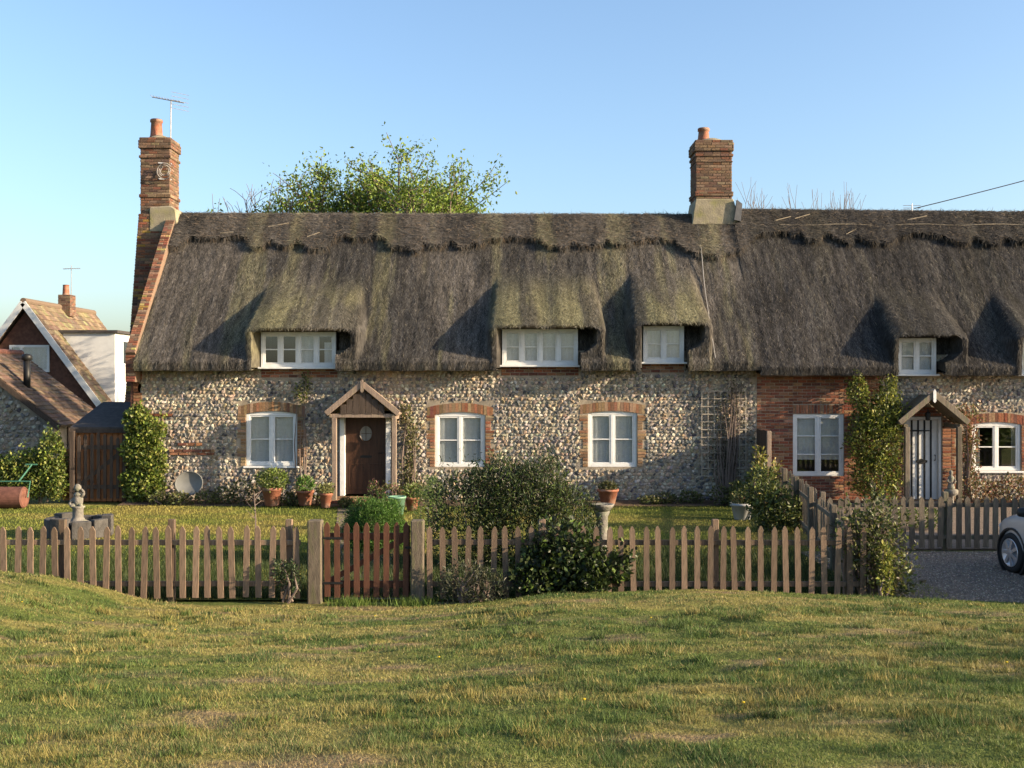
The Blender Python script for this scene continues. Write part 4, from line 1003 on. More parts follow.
bush('corner_bush', 'tall straggly bush at the end of the picket fence by the driveway', 'bush', (PX(872,14.9),14.85,0), [(0,0,.55,.42,.35,.6),(.1,.1,1.0,.38,.35,.42),(-.25,0,.85,.35,.3,.4),(.3,0,.3,.35,.3,.35)], 2600, .075, [(.07,.09,.025),(.045,.06,.02),(.14,.15,.035),(.10,.085,.05)], seed=17, shell=.1, stems=26, spike=16)
bush('bright_shrub', 'yellowish upright sprig at the gravel edge in front of the fence corner', 'shrub', (PX(884,14.6),14.55,0), [(0,0,.25,.10,.08,.33),(0,0,.55,.09,.08,.25)], 420, .065, [(.22,.22,.04),(.15,.17,.03)], seed=18, stems=3)
bush('domed_shrub', 'bright green domed cushion shrub in front of the brown door', 'shrub', (PX(375,19.2),19.2,0), [(0,0,.36,.60,.5,.58)], 30000, .042, [(.065,.14,.02),(.09,.175,.028),(.045,.09,.015)], seed=22, shell=.5, stems=2, aspect=.35, up=.5)
bush('light_shrub', 'pale green feathery shrub left of the big dark bush', 'shrub', (PX(428,21.5),21.5,0), [(0,0,.45,.32,.3,.5),(.1,0,.8,.2,.2,.3)], 2400, .06, [(.11,.17,.04),(.08,.13,.03),(.15,.20,.06)], seed=25, aspect=.25, stems=6, spike=12)
bush('wall_shrub', 'straggly creeper climbing the flint wall right of the brown door', 'climber', (PX(407,26.8),26.8,0), [(0,0,.6,.25,.12,.6),(.1,.05,1.5,.2,.08,.7),(-.05,.05,2.2,.18,.07,.35),(.25,-.1,.3,.4,.25,.3)], 1500, .075, [(.14,.14,.045),(.09,.10,.03),(.22,.19,.09),(.06,.07,.025)], seed=28, shell=.05, stems=18)
bush('flowering_shrub', 'pinkish leafy plant beside the porch post right of the brown door', 'shrub', (PX(390,25.6),25.4,0), [(0,0,.3,.4,.25,.32),(-.35,0,.4,.15,.15,.3)], 1100, .07, [(.13,.15,.035),(.20,.10,.08),(.08,.09,.03)], seed=29, stems=6)
bush('ivy_pillar', 'bright ivy column covering the left corner of the flint wall', 'climber', (-8.98,26.75,0), [(0,0,.45,.55,.28,.5),(.15,0,.95,.45,.25,.5),(-.12,0,1.3,.42,.25,.5),(.12,0,1.65,.42,.22,.45),(-.15,.03,2.0,.3,.2,.42)], 7500, .09, [(.11,.15,.025),(.16,.20,.035),(.07,.10,.02),(.22,.23,.06)], seed=33, shell=.5, aspect=.75, stems=4, spike=14)
bush('hedge', 'clipped ivy-covered hedge left of the tall dark gate', 'hedge', (-11.75,26.9,0), [(-1.6,0,.6,.6,.35,.62),(-1.0,0,.65,.6,.35,.6),(-.4,0,.6,.6,.35,.62),(.15,0,.7,.5,.35,.65),(.50,-.02,1.05,.35,.3,.75),(.6,-.05,.5,.3,.3,.5)], 15000, .075, [(.09,.13,.025),(.14,.18,.03),(.06,.085,.02),(.19,.20,.05)], seed=36, shell=.5, aspect=.75, stems=6, spike=20)
bush('climbing_shrub', 'tall yellow-green climber reaching the eave of the brick cottage', 'climber', (8.74,26.4,0), [(0,0,.7,.72,.35,.7),(-.05,0,1.5,.74,.35,.7),(.1,.02,2.1,.72,.3,.55),(-.4,.1,2.65,.26,.2,.45),(.30,.1,2.55,.3,.2,.42)], 8200, .09, [(.16,.185,.032),(.10,.125,.026),(.24,.24,.045),(.055,.07,.018)], seed=40, shell=.35, stems=8, spike=44)
bush('dark_shrub', 'dark leafy bush leaning against the grey divider fence', 'bush', (PX(778,21.5),21.6,0), [(0,0,.45,.55,.45,.5),(-.25,.3,.8,.35,.3,.5),(.2,.1,.3,.4,.4,.35)], 2900, .09, [(.04,.055,.018),(.07,.09,.025),(.13,.15,.035)], seed=44, stems=5, spike=8)
bush('bright_sprig', 'tall yellow-leaved sprig in front of the boarded screen panel', 'shrub', (PX(760,25.2),25.0,0), [(0,0,.7,.25,.2,.6),(-.05,0,1.15,.14,.12,.42),(.3,.0,.9,.14,.12,.35)], 480, .10, [(.22,.22,.04),(.14,.15,.03),(.26,.2,.07)], seed=47, shell=.1, stems=7)
bush('trellis_climber', 'dark bare-stemmed climber tangled over the wooden trellis', 'climber', (PX(724,26.8),26.84,0), [(0,0,1.2,.5,.05,.8),(.1,0,2.2,.55,.05,.6),(.3,0,2.7,.3,.05,.4)], 700, .06, [(.05,.05,.025),(.08,.07,.035),(.04,.045,.02)], seed=58, shell=.05, stems=34)
bush('rambling_rose', 'reddish rambling climber over the right side of the white door porch', 'climber', (PX(968,26.5),26.6,0), [(0,0,2.15,.5,.22,.28),(.1,.05,1.5,.3,.15,.55),(.15,.1,.8,.25,.15,.5)], 1500, .075, [(.20,.09,.05),(.13,.12,.035),(.09,.10,.03),(.25,.13,.08)], seed=50, shell=.1, stems=16)
bush('red_border', 'low reddish border plants along the foot of the right wall', 'shrub', (PX(1000,26.5),26.3,0), [(-.6,0,.3,.5,.25,.35),(.2,0,.35,.5,.25,.4),(1.0,0,.3,.5,.25,.4)], 1700, .085, [(.20,.08,.05),(.10,.10,.03),(.24,.16,.07)], seed=53, stems=8)
bush('green_border', 'leafy green plants growing along the white-door path', 'shrub', (PX(925,21.5),22.0,0), [(-.6,0,.2,.5,.4,.25),(.2,0,.2,.5,.4,.22)], 1300, .08, [(.08,.11,.025),(.12,.15,.03)], seed=54, stems=3)
for (px, Y, r, h, lab) in ((206,26.4,.28,.3,'low dark plants at the wall under the grey dish'), (243,26.3,.34,.62,'loose shrub with pale shoots left of the big terracotta pot'), (160,26.4,.3,.28,'low plant at the foot of the ivy column'), (322,26.2,.2,.4,'small dark plant beside the left porch post'),(225,26.4,.3,.42,'bushy border plant midway between the dish and the left window'),(288,26.1,.22,.3,'leafy plant between the two terracotta pots'),(178,26.3,.25,.3,'low reddish plant right of the ivy column'),(345,25.7,.14,.22,'tiny plant on the doorstep edge'),(560,26.4,.3,.5,'shrubby plant against the wall behind the big dark bush'),(720,26.3,.3,.45,'dark plants below the trellis'), (665,26.5,.3,.25,'low plants under the shaded flint wall'), (690,26.5,.25,.32,'small plants at the foot of the trellis'), (650,26.4,.3,.18,'trailing plants at the lawn edge right of the terracotta bowl')):
    bush('border_plant', lab, 'plant', (PX(px,Y),Y,.02), [(0,0,h*.5,r,.22,h*.55),(r*.7,0,h*.3,r*.7,.2,h*.4)], 420, .075, [(.07,.09,.025),(.10,.12,.03),(.14,.13,.05),(.05,.05,.025)], seed=int(px), stems=5)

# unseen bushes added on the right to shade the grey fence and drive
R = np.random.default_rng(13)
for k, (x, y, h, r, lab) in enumerate(((13.4,16.4,2.6,1.2,'lower'),(14.8,18.0,3.0,1.3,'higher'))):
    bush('shade_bush', 'unseen leafy bush added on the right to cast shade, %s of the two' % lab, 'bush', (x,y,0), [(0,0,h*.5,r,r,h*.52),(U(-.5,.5),U(-.5,.5),h*.7,r*.7,r*.7,h*.30)], 5200, .30, GR, group='unseen bushes added for shade', seed=60+k, shell=.25)
for (x, y, lab) in ((17.5,5.0,'nearer'),(19.5,1.5,'farther')):  # sparse trees added out of view to dapple the right foreground
    tree('shade_tree', 'sparse unseen tree added to dapple the green, %s of the two' % lab, (x,y,.1), 5.6, .2, 3, GR, 1300, .22, trunk=.2, clump=.75, group='unseen trees added for shade')

bush('wall_creeper', 'small creeper sprig on the flint wall at the left arched window', 'climber', (PX(303,26.9),26.88,0), [(0,0,2.55,.14,.06,.2),(.08,0,2.95,.12,.06,.35),(-.1,0,2.75,.12,.05,.2)], 260, .075, [(.10,.12,.03),(.16,.16,.05),(.06,.07,.025)], seed=57, shell=.1, stems=4)
for (px, lab) in ((352,'bright grass tuft at the foot of the red gate on its left'),(412,'grass tuft at the foot of the right gate post')):
    n = 500; T = thing('grass_tuft', lab, 'grass', (PX(px,14.45),14.45,0)); x = PX(px,14.45)+R.normal(size=n)*.16; y = 14.45+R.normal(size=n)*.07
    o = blades('tuft_blades', x-PX(px,14.45), y-14.45, H(x,y)-.005, U(.05,.16,n), U(.006,.012,n), tint(n, [(.10,.16,.03),(.14,.19,.04)], .3), .7); o.parent = T
# slender sapling on the lawn
S_ = thing('sapling', 'thin leafless sapling on the lawn left of the gate', 'sapling', (PX(255,20),20,0)); g = Geo()
g.tube([(PX(255,20),20,0),(PX(255,20)+.01,20,.45),(PX(254,20),20,.95)], [.016,.013,.006], 5)
for k in range(9): z = U(.4,.9); t = U(0,6.28); g.tube([(PX(255,20),20,z),(PX(255,20)+.2*math.cos(t),20+.2*math.sin(t),z+U(.05,.25))], [.006,.003], 4)
obj('stem', g, 'twig', S_)

# ------------------------------------------------------------------ pots and garden ornaments
R = np.random.default_rng(11)
def pot(px, Y, r, h, label, plant, cols, n=500, m='terracotta', name='flower_pot', zb=.03):
    x = PX(px, Y); T = thing(name, label, 'pot', (x,Y,zb))
    obj('pot', Geo().lathe([(r*.62,0),(r*.70,.02),(r*.98,h*.84),(r*1.08,h*.85),(r*1.08,h),(r*.94,h),(r*.9,h*.86),(.02,h*.86)], x, Y, zb, 20), m, T, smooth=True)
    if plant:
        g = Geo(); p, d = lump_points((x,Y,zb+h+plant[1]*.6), (plant[0],plant[0],plant[1]), n, int(px), .4)
        leafcloud(g, p, .075*U(.6,1.3,len(p)), tint(len(p), cols, .3), .6, d); obj('plant', g, 'leaf', T)
    return T
pot(272, 25.9, .23, .44, 'large terracotta pot with bushy plant below the left window', (.40,.28), [(.12,.16,.03),(.16,.19,.045),(.08,.11,.025)], 1300)
pot(305, 26.0, .20, .36, 'terracotta pot with grassy tuft left of the porch', (.24,.22), [(.08,.15,.03),(.11,.18,.04)], 500)
pot(326, 25.55, .15, .34, 'small pale pot at the foot of the left porch post', (.20,.14), [(.22,.22,.08),(.12,.12,.04)], 350)
pot(608, 26.3, .24, .36, 'terracotta bowl with dark plant under the right flint window', (.24,.10), [(.05,.06,.02),(.08,.08,.03)], 350)
pot(742, 23.5, .24, .36, 'pale grey planter tub standing on the shaded lawn', (.28,.13), [(.10,.12,.03),(.16,.15,.06)], 450, 'tub_grey', 'planter_tub', 0)
pot(738, 25.9, .16, .28, 'small pot half hidden behind the pale grey planter tub', (.22,.2), [(.09,.11,.03)], 300)
for (px, Y) in ((397,24.5),):
    x = PX(px,Y); T = thing('bucket', 'pale green plastic bucket right of the doorstep', 'bucket', (x,Y,0))
    obj('pail', Geo().lathe([(.14,0),(.19,.36),(.205,.36),(.205,.40),(.18,.40),(.13,.03)], x, Y, 0, 18), 'green_plastic', T, smooth=True)
    obj('handle', Geo().tube([(x+.19*math.cos(a), Y-.02, .38-.16*math.sin(a)) for a in np.linspace(0,math.pi,12)], .006, 5), 'metal', T)
pot(412, 25.0, .16, .30, 'terracotta pot right of the pale green bucket', (.2,.2), [(.10,.13,.03)], 300)
# bird bath
x = PX(602,17.6); T = thing('bird_bath', 'pale stone pedestal bird bath right of the big dark bush', 'bird bath', (x,17.6,0))
obj('pedestal', Geo().lathe([(.17,0),(.17,.06),(.12,.10),(.09,.2),(.095,.78),(.13,.86),(.05,.87)], x, 17.6, 0, 16), 'stone', T, smooth=True)
obj('bowl', Geo().lathe([(.08,.86),(.13,.88),(.19,.95),(.20,.98),(.17,.98),(.08,.93)], x, 17.6, 0, 20), 'stone', T, smooth=True)
# fountain
fx, fy = PX(78,21.0), 21.0
T = thing('stone_fountain', 'round stone pond with small figure on the left lawn', 'fountain', (fx,fy,0))
for k in range(9):
    a0 = k*2*math.pi/9; a1 = a0+2*math.pi/9-.09; r0, r1 = .44+.0, .60+(.04 if k%3==0 else 0); hh = .34+(.06 if k%3==0 else 0)+U(-.01,.02)
    t = np.linspace(a0,a1,6); poly = [(fx+r1*math.cos(a), fy+r1*math.sin(a)) for a in t]+[(fx+r0*math.cos(a), fy+r0*math.sin(a)) for a in t[::-1]]
    obj('rim_stone', Geo().prism(poly, 0, hh, axis='z'), 'dark_stone', T, bevel=.015)
obj('basin', Geo().lathe([(.05,.06),(.45,.06),(.45,.02),(.05,.02)], fx, fy, 0, 24), 'dark_stone', T)
obj('water', Geo().lathe([(.44,.26),(.0,.262)], fx, fy, 0, 24), 'water', T)
obj('plinth', Geo().lathe([(.20,.0),(.20,.28),(.13,.31),(.10,.36),(.10,.52),(.13,.55),(.13,.57),(.03,.58)], fx, fy, 0, 16), 'stone', T, smooth=True)
g = Geo()
for (a,b,ra,rb) in (((0,0,.56),(.0,0,.76),.085,.10),((0,0,.76),(-.01,0,.84),.10,.05),((-.04,0,.72),(-.14,-.05,.64),.045,.03),((-.14,-.05,.64),(-.10,-.1,.58),.03,.02),((.05,0,.74),(.13,-.03,.82),.04,.03),((.13,-.03,.82),(.08,-.04,.90),.03,.022),((-.04,-.03,.6),(-.11,-.1,.57),.05,.035),((.04,-.03,.6),(.10,-.08,.57),.05,.035)):
    a = np.array(a)+(fx,fy,0); b = np.array(b)+(fx,fy,0); t = np.linspace(0,1,5)[:,None]; rr = np.linspace(ra,rb,5); rr[0] *= .6; rr[-1] *= .7
    g.tube(a+(b-a)*t, rr, 10)
g.lathe([(.01,-.075),(.05,-.055),(.07,-.01),(.068,.03),(.04,.068),(.005,.08)], fx-.005, fy-.01, .915, 12)
obj('figure', g, 'stone', T, smooth=True)
# statue by the white door
x = PX(951,25.9); T = thing('garden_statue', 'small pale stone statue on an urn base beside the white door', 'statue', (x,25.9,0))
obj('urn_base', Geo().lathe([(.14,0),(.14,.06),(.08,.10),(.08,.32),(.20,.40),(.21,.50),(.18,.54),(.05,.54)], x, 25.9, 0, 16), 'stone', T, smooth=True)
obj('figure', Geo().lathe([(.10,.54),(.11,.60),(.075,.75),(.09,.86),(.08,.93),(.035,.97),(.055,1.01),(.06,1.06),(.03,1.11),(.004,1.12)], x, 25.9, 0, 14, sy=.8).tube([(x-.07,25.9,.88),(x-.13,25.85,.78),(x-.05,25.82,.74)], [.03,.026,.02], 6).tube([(x+.07,25.9,.88),(x+.12,25.85,.78),(x+.05,25.82,.72)], [.03,.026,.02], 6), 'stone', T, smooth=True)
T.scale = (.78,.78,.78)
# dish leaning on the wall
x, Y, z = PX(190,26.7), 26.72, PZ(483,26.7)
T = thing('satellite_dish', 'grey oval dish on the flint wall beside the ivy column', 'dish', (x,Y,z))
rr = np.linspace(.02,.33,9); g = Geo(); th = np.linspace(0,2*math.pi,28,endpoint=False)
fr = [(x+r*math.cos(a), Y-.02-.09*(r/.33)**2+.06*math.sin(a)*r/.33, z+.28/.33*r*math.sin(a)) for r in rr for a in th]
i = np.arange(8)[:,None]*28; j = np.arange(28)[None]; j2 = (j+1)%28
q = np.stack([i+j,i+28+j,i+28+j2,i+j2],-1).reshape(-1,4); g.add(fr, [q, np.arange(28)[None]])
obj('reflector', g, 'dish_grey', T, smooth=True)
obj('rim', Geo().tube([(x+.33*math.cos(a), Y-.11+.06*math.sin(a), z+.28*math.sin(a)) for a in np.linspace(0,2*math.pi,33)], .012, 6), 'dish_grey', T)
obj('mount', Geo().tube([(x,26.98,z-.1),(x,26.74,z-.05)], .025, 8), 'metal', T)
# garden roller
x, Y = PX(3,25.6), 25.6
T = thing('garden_roller', 'rusty garden roller with green handle against the hedge', 'roller', (x,Y,0)); g = Geo()
t = np.linspace(0,2*math.pi,25); L_ = .52
pr = [(.02,-L_),(.22,-L_),(.25,-L_+.03),(.25,L_-.03),(.22,L_),(.02,L_)]
gg = Geo().lathe(pr, 0, 0, 0, 26); gg.v = [np.stack([v[:,2]+x, v[:,1]+Y, v[:,0]+.26], -1) for v in gg.v]
obj('drum', gg, 'red_rust', T, smooth=False)
g.tube([(x-L_-.05,Y,.26),(x-L_-.05,Y+.15,.62),(x+L_+.05,Y+.15,.62),(x+L_+.05,Y,.26)], .018, 6).tube([(x+.3,Y+.15,.62),(x+.5,Y+.4,1.0)], .018, 6).bar((x+.35,Y+.4,1.0),(x+.62,Y+.4,1.0),.03,.03)
obj('handle', g, 'green_paint', T)

# ------------------------------------------------------------------ left side: tall gate, shed, garage, house
R = np.random.default_rng(31)
G = thing('tall_gate', 'tall dark slatted side gate between hedge and ivy', 'gate', (-10.2,26.9,0))
xa, xb = PX(76,26.9), PX(127,26.9); n = 8
for k in range(n):
    x = xa+.07+k*(xb-xa-.14)/(n-1); h = 1.72-.16*abs(k-3.0)/4.0*(1 if k > 3 else .6)
    obj('slat', Geo().prism([(x-.038,.10),(x+.038,.10),(x+.038,h-.05),(x,h),(x-.038,h-.05)], 26.90, 26.922), 'dark_wood', G)
for z in (.38,1.35): obj('rail', Geo().box(xa+.02, xb-.02, 26.923, 26.96, z-.05, z+.05), 'dark_wood', G)
obj('gate_post', Geo().box(xa-.16, xa-.04, 26.88, 27.0, -.1, 1.75), 'dark_wood', G, bevel=.01)
obj('brace', Geo().bar((xa+.06,26.942,.42),(xb-.06,26.942,1.31),.03,.09), 'dark_wood', G)
T = thing('brick_pier', 'orange brick pier at the end of the hedge', 'pier', (PX(66,27.4),27.4,0)); g = Geo(); cc = Geo()
brick_stack(g, cc, PX(64,27.4)-.02, PX(70,27.4)+.03, 27.35, 27.57, 0, 1.3, [(.42,.20,.09),(.36,.17,.08)]); obj('core', cc, 'brick_core', T); obj('bricks', g, 'brick', T, kind='stuff')
# shed with felt roof
S = thing('felt_roof_shed', 'low wooden shed with dark felt roof behind the tall gate', 'shed', (-10.6,28.8,0))
x0, x1 = PX(72,27.2), PX(124,27.2)
for k in range(9):
    a = x0+k*(x1-x0)/9; obj('wall_board', Geo().box(a+.012, a+(x1-x0)/9-.012, 27.20, 27.23, 0, 1.78), 'orange_wood', S)
obj('wall', Geo().box(x0, x1, 27.24, 29.4, 0, 1.80), 'orange_wood', S)
rx0, rx1 = PX(70,27.05), PX(130,27.05)
obj('roof', Geo().prism([(27.05,1.78),(27.05,1.84),(29.2,2.42),(29.6,2.42),(29.6,2.34),(29.2,2.34)], rx0, rx1, axis='x'), 'felt', S)
obj('bargeboard', Geo().bar((rx1+.015,27.03,1.76),(rx1+.015,29.2,2.36),.03,.12), 'orange_wood', S)
obj('fascia', Geo().box(rx0, rx1, 27.02, 27.047, 1.70, 1.80), 'dark_wood', S)
obj('brick_pier', Geo().box(PX(122,27.06), PX(126.5,27.06), 27.06, 27.19, 0, 1.75), 'dark_brick', S)
def tile_slope(g, P0, ux, uy, w, l, nn, cols, tw=.27, tl=.20):
    """overlapping plain tiles on a slope: origin P0 at the eave, ux along, uy up the slope"""
    P0, ux, uy, nn = map(lambda a: np.array(a, float), (P0, ux, uy, nn)); nr = int(l/tl); V = []
    for r in range(nr+1):
        for x in np.arange(-tw, w, tw)+(r%2)*tw/2:
            a, b = max(x+.006,0), min(x+tw-.006,w)
            if b-a < .04: continue
            y0, y1 = r*tl, min(r*tl+tl*1.25, l); t = .03+U(-.006,.010)
            V.append([P0+ux*p+uy*q+nn*h for (p,q,h) in ((a,y0,t),(b,y0,t),(b,y1,.006),(a,y1,.006),(a,y0,0),(b,y0,0))])
    V = np.array(V); n = len(V); f = np.array([(0,1,2,3),(4,5,1,0)])
    g.add(V.reshape(-1,3), (np.arange(n)[:,None,None]*6+f[None]).reshape(-1,4), np.repeat(tint(n, cols, .25), 6, 0))
TILES = [(.145,.10,.065),(.175,.125,.078),(.12,.082,.058),(.165,.14,.075)]
# garage
GA = thing('garage', 'low garage with brown tiled roof left of the hedge', 'garage', (-17.4,37,0))
y0, y1, xe, za, xap, zap = 35.0, 39.2, -14.4, 1.52, -17.5, 3.92
obj('gable_wall', Geo().prism([(2*xap-xe+.25,-.1),(xe-.25,-.1),(xe-.25,1.62),(xap,3.75),(2*xap-xe+.25,1.62)], y0+.15, y1-.15), 'mortar', GA)
g = Geo(); flints(g, -16.9, xe-.27, 0, 3.3, y0+.15, lambda x,z,r: z < 1.6+(xe-.25-x)*.77-r-.1, .16); obj('flints', g, 'flint', GA, kind='stuff')
def pslab(xa_, za_, xb_, zb_, t, ya, yb):
    d = np.array([xb_-xa_, zb_-za_]); d /= np.linalg.norm(d); nn = np.array([-d[1], d[0]]); nn = nn if nn[1] > 0 else -nn
    return Geo().prism([(xa_,za_),(xb_,zb_),(xb_+nn[0]*t,zb_+nn[1]*t),(xa_+nn[0]*t,za_+nn[1]*t)], ya, yb), nn, d
g, nn, d = pslab(xe, za, xap, zap, .06, y0, y1); rf = obj('roof', g, 'tile_core', GA)
tg = Geo(); Lr = math.hypot(xap-xe, zap-za); tile_slope(tg, (xe+nn[0]*.062, y0, za+nn[1]*.062), (0,1,0), (d[0],0,d[1]), y1-y0, Lr, (nn[0],0,nn[1]), [(.115,.077,.052),(.14,.095,.062),(.095,.067,.048)]); obj('roof_tiles', tg, 'tile', rf, kind='stuff')
g, n2, d2_ = pslab(2*xap-xe, za, xap, zap, .06, y0, y1); obj('roof', g, 'tile_core', GA)
obj('bargeboard', Geo().bar((xe,y0-.02,za-.03),(xap,y0-.02,zap-.03),.03,.16), 'dark_wood', GA)
obj('ridge_tiles', Geo().tube([(xap,y0,zap+.07),(xap,y1,zap+.07)], .12, 10), 'red_rust', GA)
fxp, fyp = PX(27,36.2), 36.2; zz = zap-(fxp-xap)*(zap-za)/(xe-xap)
obj('flue_pipe', Geo().tube([(fxp,fyp,zz-.1),(fxp,fyp,zz+.95)], .11, 12).lathe([(.13,.0),(.17,.02),(.17,.14),(.13,.2),(.02,.22)], fxp, fyp, zz+.95, 12), 'black_iron', GA, smooth=True)
# porch-side lean-to wall in front of the garage
obj('side_door', Geo().box(xe-.249, xe-.20, 36.2, 37.1, 0, 1.5), 'dark_wood', GA)
# neighbour house
Nn_ = thing('neighbour_house', 'brown brick house with steep tiled roof and white boxy dormer', 'house', (-20,48,0))
yg, yb, xr_, zr_, xe_, ze_ = 45.0, 52.6, -20.0, 6.2, -16.7, 1.75
xl_ = 2*xr_-xe_
obj('wall', Geo().prism([(xl_+.3,-.1),(xe_-.3,-.1),(xe_-.3,ze_+.2),(xr_,zr_-.25),(xl_+.3,ze_+.2)], yg+.3, yb-.2), 'dark_brick', Nn_)
g, nn, d = pslab(xe_, ze_, xr_, zr_, .08, yg, yb); rf = obj('roof', g, 'tile_core', Nn_)
tg = Geo(); tile_slope(tg, (xe_+nn[0]*.082, yg, ze_+nn[1]*.082), (0,1,0), (d[0],0,d[1]), yb-yg, math.hypot(xr_-xe_, zr_-ze_), (nn[0],0,nn[1]), TILES, .32, .26); obj('roof_tiles', tg, 'tile', rf, kind='stuff')
g, n2, d2_ = pslab(xl_, ze_, xr_, zr_, .08, yg, yb); obj('roof', g, 'tile_core', Nn_)
for s, xx in ((1,xe_),(-1,xl_)): obj('bargeboard', Geo().bar((xx+.1*s,yg-.03,ze_-.1),(xr_,yg-.03,zr_+.02),.04,.24), 'white_clad', Nn_)
obj('ridge_tiles', Geo().tube([(xr_,yg,zr_+.1),(xr_,yb,zr_+.1)], .13, 10), 'tile_core', Nn_)
wx0, wx1, wz0, wz1 = PX(9,45.2), PX(49,45.2), PZ(372,45.2), PZ(345,45.2)
g = Geo().box(wx0,wx1,45.22,45.29,wz1-.1,wz1).box(wx0,wx1,45.22,45.29,wz0,wz0+.1).box(wx0,wx0+.1,45.22,45.29,wz0+.1,wz1-.1).box(wx1-.1,wx1,45.22,45.29,wz0+.1,wz1-.1).box(wx0+.45,wx0+.55,45.22,45.29,wz0+.1,wz1-.1)
wo = obj('window', g, 'white_clad', Nn_)
obj('pane', Geo().box(wx0+.1,wx0+.45,45.25,45.256,wz0+.1,wz1-.1), 'glass', wo); obj('pane', Geo().box(wx0+.55,wx1-.1,45.25,45.256,wz0+.1,wz1-.1), 'glass', wo)
xs = np.linspace(wx0+.1,wx1-.1,40); v = np.concatenate([np.stack([xs, 45.28+.012*np.sin(xs*40), np.full(40,wz0+.1)],-1), np.stack([xs, 45.28+.012*np.sin(xs*40), np.full(40,wz1-.1)],-1)]); i = np.arange(39)
obj('curtain', Geo().add(v, np.stack([i,i+1,i+41,i+40],-1)), 'curtain', wo)
# white dormer
dy0, dy1, dzb, dzt, dxf = 46.4, 49.6, 2.75, 5.05, -16.75
dm = obj('dormer', Geo().box(-19.3,dxf,dy0,dy1,dzb-.9,dzt), 'white_clad', Nn_)
obj('dormer_roof', Geo().box(-19.6,dxf+.15,dy0-.12,dy1+.12,dzt+.002,dzt+.12), 'felt', dm)
g = Geo().box(dxf+.002,dxf+.05,47.2,48.8,3.7,3.78).box(dxf+.002,dxf+.05,47.2,48.8,4.72,4.8).box(dxf+.002,dxf+.05,47.2,47.28,3.78,4.72).box(dxf+.002,dxf+.05,48.72,48.8,3.78,4.72).box(dxf+.002,dxf+.05,47.96,48.04,3.78,4.72)
obj('dormer_window', g, 'white_paint', dm); obj('pane', Geo().box(dxf+.001,dxf+.02,47.28,47.96,3.78,4.72), 'car_glass', dm); obj('pane', Geo().box(dxf+.001,dxf+.02,48.04,48.72,3.78,4.72), 'car_glass', dm)
g = Geo(); cc = Geo(); brick_stack(g, cc, PX(60,48.8), PX(72,48.8), 48.6, 49.2, 5.9, 6.85); ch = obj('chimney', cc, 'brick_core', Nn_); obj('chimney_bricks', g, 'brick', ch, kind='stuff')
obj('chimney_pot', Geo().lathe([(.17,0),(.15,.05),(.13,.42),(.15,.45),(.1,.46)], PX(66,48.9), 48.9, 6.85, 12), 'terracotta', ch)
T = thing('tv_aerial', 'faint small aerial above the neighbouring house chimney', 'aerial', (PX(69,49),49.1,6.8))
obj('mast', Geo().tube([(PX(69,49),49.25,6.0),(PX(69,49),49.25,PZ(265,49.2))], .018, 5), 'metal', T)
obj('boom', Geo().tube([(PX(61,49),49.25,PZ(269,49.2)),(PX(78,49),49.25,PZ(268,49.2))], .012, 5), 'metal', T)
for k in range(7): x = PX(62+k*2.5,49); obj('element', Geo().tube([(x,49.05,PZ(268.5,49.2)),(x,49.45,PZ(268.5,49.2))], .009, 4), 'metal', T)

